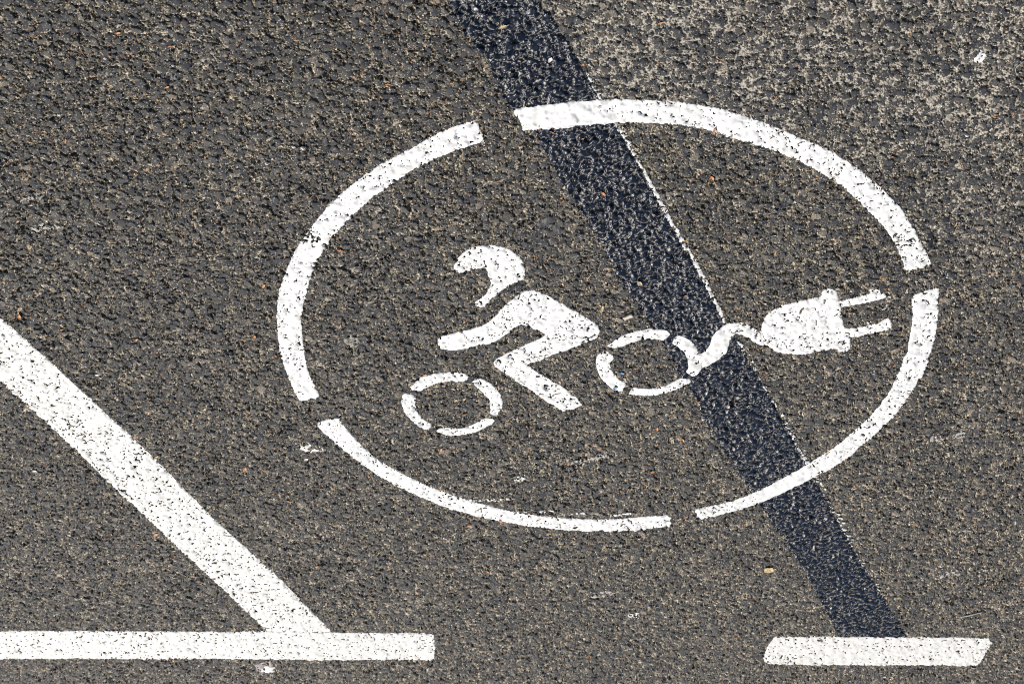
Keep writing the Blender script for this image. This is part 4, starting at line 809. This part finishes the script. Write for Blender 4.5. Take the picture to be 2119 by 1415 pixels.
# ------------------------------------------------------------------ loose sand: nobody could count it
S2 = np.maximum(S, H)
def sand(n):
    rr = np.random.default_rng(91)
    y = rr.uniform(1050, 2980, n * 2); x = rr.uniform(-1150, 1150, n * 2)
    dp = y / 1000 * math.cos(PITCH) + CAMH * math.sin(PITCH)
    k = (np.abs(x / 1000 * FPX / dp) < 1130) & (samp(COVER, x, y) < .3)
    k |= (np.abs(x / 1000 * FPX / dp) < 1130) & (rr.random(len(x)) < .12)
    x, y = x[k][:n], y[k][:n]; n = len(x)
    r_ = .5 + 1.3 * rr.random(n) ** 3.0
    r_ = np.where(rr.random(n) < .012, r_ * 1.5, r_)
    z = samp(S2, x, y) + r_ * .15
    pyr = np.array([(1, 0, -.2), (0, 1, -.2), (-1, 0, -.2), (0, -1, -.2), (.1, .1, .9)], float)
    fo = np.array([(0, 1, 4), (1, 2, 4), (2, 3, 4), (3, 0, 4)])
    jit = rr.uniform(.55, 1.35, (n, 5, 1)); ang = rr.uniform(0, 6.28, n); ca, sa = np.cos(ang), np.sin(ang)
    P = pyr[None] * jit * r_[:, None, None] * np.array([1.25, .9, .8])
    X = ca[:, None] * P[..., 0] - sa[:, None] * P[..., 1]; Y = sa[:, None] * P[..., 0] + ca[:, None] * P[..., 1]
    V = np.stack([X + x[:, None], Y + y[:, None], P[..., 2] + z[:, None]], -1).reshape(-1, 3) / 1000
    Fc = (fo[None] + (np.arange(n) * 5)[:, None, None]).reshape(-1, 3)
    pal = np.array([(.30, .255, .19), (.42, .36, .27), (.20, .18, .15), (.58, .54, .47), (.72, .70, .66), (.46, .22, .09), (.40, .27, .13)])
    ci = rr.choice(len(pal), n, p=[.26, .23, .15, .14, .07, .08, .07])
    colr = np.repeat(np.concatenate([pal[ci] * rr.uniform(.8, 1.15, (n, 1)), np.ones((n, 1))], 1), 5, 0)
    k_ = NT_('loose_sand'); k_.base(k_.attr('grain', 'Color')); k_.rough(.6, .4)
    o = link('loose_sand', mesh_from('loose_sand', V, Fc, k_.m, False, {'grain': colr}))
    o['kind'] = 'stuff'; o['label'] = 'pale sand grains and dry crumbs caught between the asphalt stones'; o['category'] = 'sand'
sand(38000)

# ------------------------------------------------------------------ litter
def rest(x, y, r_):
    """height (mm) on which something of radius r_ rests"""
    a = np.linspace(0, 2 * np.pi, 8, endpoint=False)
    return float(np.median(np.sort(samp(S2, np.append(x + r_ * np.cos(a), x), np.append(y + r_ * np.sin(a), y)))[-4:])) + .3

def tube_mesh(name, pts, rad, mat, ns=6):
    pts = np.array(pts, float); n = len(pts); V = []; F = []
    for i, p in enumerate(pts):
        t = pts[min(i + 1, n - 1)] - pts[max(i - 1, 0)]; t /= np.linalg.norm(t)
        s = np.cross(t, (0, 0, 1)); s /= np.linalg.norm(s); u = np.cross(s, t)
        for k in range(ns):
            a = 2 * math.pi * k / ns
            V.append(p + rad[i] * (math.cos(a) * s + math.sin(a) * u))
    for i in range(n - 1):
        for k in range(ns):
            k2 = (k + 1) % ns
            F.append((i * ns + k, i * ns + k2, (i + 1) * ns + k2, (i + 1) * ns + k))
    V.append(pts[0]); V.append(pts[-1])
    T = []
    for q in F: T += [(q[0], q[1], q[2]), (q[0], q[2], q[3])]
    for k in range(ns):
        T.append((len(V) - 2, (k + 1) % ns, k)); T.append((len(V) - 1, (n - 1) * ns + k, (n - 1) * ns + (k + 1) % ns))
    return mesh_from(name, np.array(V) / 1000, T, mat)

def needle_mesh(L, w, mat, rr):
    t = np.linspace(-.5, .5, 8); bend = rr.uniform(-.10, .10) * L
    pts = np.column_stack([t * L, bend * (1 - 4 * t * t), .25 * rr.uniform(-1, 1) + .5 * rr.uniform(0, 1) * (t + .5)])
    return tube_mesh('dry_needle', pts, w * np.clip(1.15 - np.abs(2 * t) ** 3, .25, 1), mat)

def shell_mesh(name, L, wd, mat, rr, crumple=.25, notch=False, th=.25):
    """small curled flake: a leaf shaped plate with thickness"""
    nu, nv = 7, 5; top = []; 
    cup = rr.uniform(.1, .5); sk = rr.uniform(-.3, .3)
    for i in range(nu):
        u = -1 + 2 * i / (nu - 1)
        half = wd * .5 * max(.12, (1 - abs(u) ** 2.2)) * (1 + .25 * rr.uniform(-1, 1))
        for j in range(nv):
            v = -1 + 2 * j / (nv - 1)
            top.append((u * L / 2 + sk * v * half, v * half, cup * wd * .5 * v * v + crumple * rr.uniform(-1, 1) * wd * .3 + .1 * L * u * u * rr.uniform(.2, 1)))
    top = np.array(top); bot = top - (0, 0, th); V = np.vstack([top, bot]); n = nu * nv; T = []
    g = lambda i, j: i * nv + j
    for i in range(nu - 1):
        for j in range(nv - 1):
            a, b, c, d = g(i, j), g(i + 1, j), g(i + 1, j + 1), g(i, j + 1)
            T += [(a, b, c), (a, c, d), (n + c, n + b, n + a), (n + d, n + c, n + a)]
    rimv = [g(i, 0) for i in range(nu)] + [g(nu - 1, j) for j in range(1, nv)] + [g(i, nv - 1) for i in range(nu - 2, -1, -1)] + [g(0, j) for j in range(nv - 2, 0, -1)]
    for p, q in zip(rimv, rimv[1:] + rimv[:1]): T += [(q, p, n + p), (q, n + p, n + q)]
    return mesh_from(name, V / 1000, T, mat, False)

def pebble_mesh(L, mat, rr):
    V = []; F = []; rows = [(-.85, .45), (-.3, .95), (.35, .9), (.85, .4)]
    for z, r_ in rows:
        for k in range(7):
            a = 2 * math.pi * (k + .5 * (len(V) // 7 % 2)) / 7
            q = r_ * rr.uniform(.78, 1.15)
            V.append((q * math.cos(a) * L / 2, q * math.sin(a) * L * .40, z * L * .30 * rr.uniform(.85, 1.15)))
    V += [(0, 0, -.31 * L), (0, 0, .31 * L)]
    for i in range(3):
        for k in range(7):
            k2 = (k + 1) % 7
            F += [(i * 7 + k, i * 7 + k2, i * 7 + 7 + k2), (i * 7 + k, i * 7 + 7 + k2, i * 7 + 7 + k)]
    for k in range(7):
        F += [(28, (k + 1) % 7, k), (29, 21 + k, 21 + (k + 1) % 7)]
    return mesh_from('pebble', np.array(V) / 1000, F, mat, False)

KIND = {'needle': ('dry_needle', 'needle'), 'bud_scale': ('bud_scale', 'bud scale'), 'paper_flake': ('paper_flake', 'flake'), 'confetti': ('plastic_fleck', 'plastic fleck'), 'pebble': ('pebble', 'pebble')}
for i, (kind, colr, x, y, L, head, lab, grp) in enumerate(LITTER):
    rr = np.random.default_rng(1000 + i)
    mat = M_LIT[colr]
    if kind == 'needle': me = needle_mesh(L * rr.uniform(.95, 1.15), rr.uniform(.5, .75), mat, rr)
    elif kind == 'bud_scale': me = shell_mesh('bud_scale', L, max(L * rr.uniform(.22, .42), 1.8), mat, rr)
    elif kind == 'paper_flake': me = shell_mesh('paper_flake', L, L * .55, mat, rr, .12)
    elif kind == 'confetti': me = shell_mesh('plastic_fleck', L, L * .6, mat, rr, .08)
    else: me = pebble_mesh(L, mat, rr)
    nm, cat = KIND[kind]
    z = rest(x, y, max(L * .35, 1.5))
    o = link(nm, me, None, (x / 1000, y / 1000, z / 1000))
    o.rotation_euler = (0, 0, math.radians(head))
    thing(o, lab, cat, grp)

# the larger single finds
rr = np.random.default_rng(5)
def leaf_disc():
    nr, na = 5, 22; V = [(0, 0, .5)]; F = []
    for i in range(1, nr + 1):
        for k in range(na):
            a = 2 * math.pi * k / na
            r_ = 9.2 * i / nr
            if i == nr: r_ *= 1 + .07 * rr.uniform(-1, 1)
            if i >= 3 and k in (16, 17): r_ *= (.72 if i == nr else .86)
            if i >= 3 and k in (4,): r_ *= .8
            V.append((r_ * math.cos(a), r_ * 1.02 * math.sin(a), .5 + .6 * (i / nr) ** 2 + .35 * math.sin(3 * a + i) + .25 * rr.uniform(-1, 1)))
    n = len(V)
    for k in range(na): F.append((0, 1 + k, 1 + (k + 1) % na))
    for i in range(nr - 1):
        p = 1 + i * na
        for k in range(na):
            k2 = (k + 1) % na; F += [(p + k, p + na + k, p + na + k2), (p + k, p + na + k2, p + k2)]
    V = np.array(V); V = np.vstack([V, V - (0, 0, .5)]); B = [(c + n, b + n, a + n) for a, b, c in F]
    p = 1 + (nr - 1) * na
    for k in range(na):
        k2 = (k + 1) % na; B += [(p + k2, p + k, n + p + k), (p + k2, n + p + k, n + p + k2)]
    return mesh_from('dried_leaf', V / 1000, F + B, M_LIT['leaf'], False)
x, y = SPOT['disc']
o = link('dried_leaf', leaf_disc(), None, (x / 1000, y / 1000, (rest(x, y, 6) + .5) / 1000))
thing(o, 'round pale tan dried leaf on asphalt left of the lower dark strip', 'leaf')
bit = shell_mesh('leaf_crumb', 4.2, 3, M_LIT['leaf'], rr)
o2 = link('leaf_crumb', bit, None, ((x - 9.5) / 1000, (y - 1.5) / 1000, (rest(x - 9.5, y - 1.5, 2)) / 1000))
thing(o2, 'tan crumb broken off beside the round dried leaf', 'leaf crumb')
(xa, ya), (xb, yb) = SPOT['stick0'], SPOT['stick1']
L = math.hypot(xb - xa, yb - ya); t = np.linspace(-.5, .5, 10)
me = tube_mesh('wooden_splinter', np.column_stack([t * L, .6 * np.sin(t * 5), .3 * np.cos(t * 4)]), 1.5 * np.array([.35, .7, .95, 1.05, 1.1, 1.0, .8, .68, .85, .9]), M_LIT['wood'])
xm, ym = (xa + xb) / 2, (ya + yb) / 2
o = link('wooden_splinter', me, None, (xm / 1000, ym / 1000, (rest(xm, ym, L * .4) + 1.3) / 1000)); o.rotation_euler = (0, 0, math.atan2(yb - ya, xb - xa))
thing(o, 'pale bleached wooden splinter lying at the lower right above the short bar', 'splinter')
(xa, ya), (xb, yb) = SPOT['chip0'], SPOT['chip1']
L = math.hypot(xb - xa, yb - ya) + 1.5
sec = [(-.5, .36, .35), (-.42, .5, .6), (-.1, .46, .75), (.25, .52, .8), (.44, .55, .95), (.5, .42, .7)]
V = []; F = []
for u, hw, hh in sec:
    for a, b in ((-1, -1), (-.9, .8), (-.2, 1.1), (.8, .9), (1, -.9)):
        V.append((u * L + rr.uniform(-.3, .3), a * hw * 7.5, b * hh * 1.5))
for i in range(len(sec) - 1):
    for k in range(5):
        k2 = (k + 1) % 5; p = i * 5
        F += [(p + k, p + 5 + k2, p + k2), (p + k, p + 5 + k, p + 5 + k2)]
for k in (1, 2, 3): F.append((0, k, k + 1)); F.append((len(V) - 5, len(V) - 5 + k + 1, len(V) - 5 + k))
xm, ym = (xa + xb) / 2, (ya + yb) / 2
o = link('wood_chip', mesh_from('wood_chip', np.array(V) / 1000, F, M_LIT['wood'], False), None, (xm / 1000, ym / 1000, (rest(xm, ym, 4) + 1.2) / 1000)); o.rotation_euler = (.05, 0, math.atan2(yb - ya, xb - xa))
thing(o, 'bleached cream wood chip between the rider\'s back and the dark strip', 'wood chip')
x, y = SPOT['thread']; t = np.linspace(0, 1, 9)
me = tube_mesh('pale_thread', np.column_stack([-6 + 10 * np.sin(t * 2.6), -14 + 26 * t, .8 + .8 * np.sin(t * 7)]), np.full(9, .7) * (1 - .3 * t), M_LIT['grey'])
o = link('pale_thread', me, None, (x / 1000, y / 1000, (rest(x, y, 8) + .4) / 1000)); thing(o, 'curved pale grey thread at the right edge below the corner splash', 'thread')
(xa, ya), (xb, yb) = SPOT['needle_green0'], SPOT['needle_green1']
L = math.hypot(xb - xa, yb - ya); xm, ym = (xa + xb) / 2, (ya + yb) / 2
o = link('green_needle', needle_mesh(L, .6, M_LIT['green'], rr), None, (xm / 1000, ym / 1000, (rest(xm, ym, 5) + .2) / 1000)); o.rotation_euler = (0, 0, math.atan2(yb - ya, xb - xa))
thing(o, 'thin green needle in the corner below the slanted white line', 'needle')
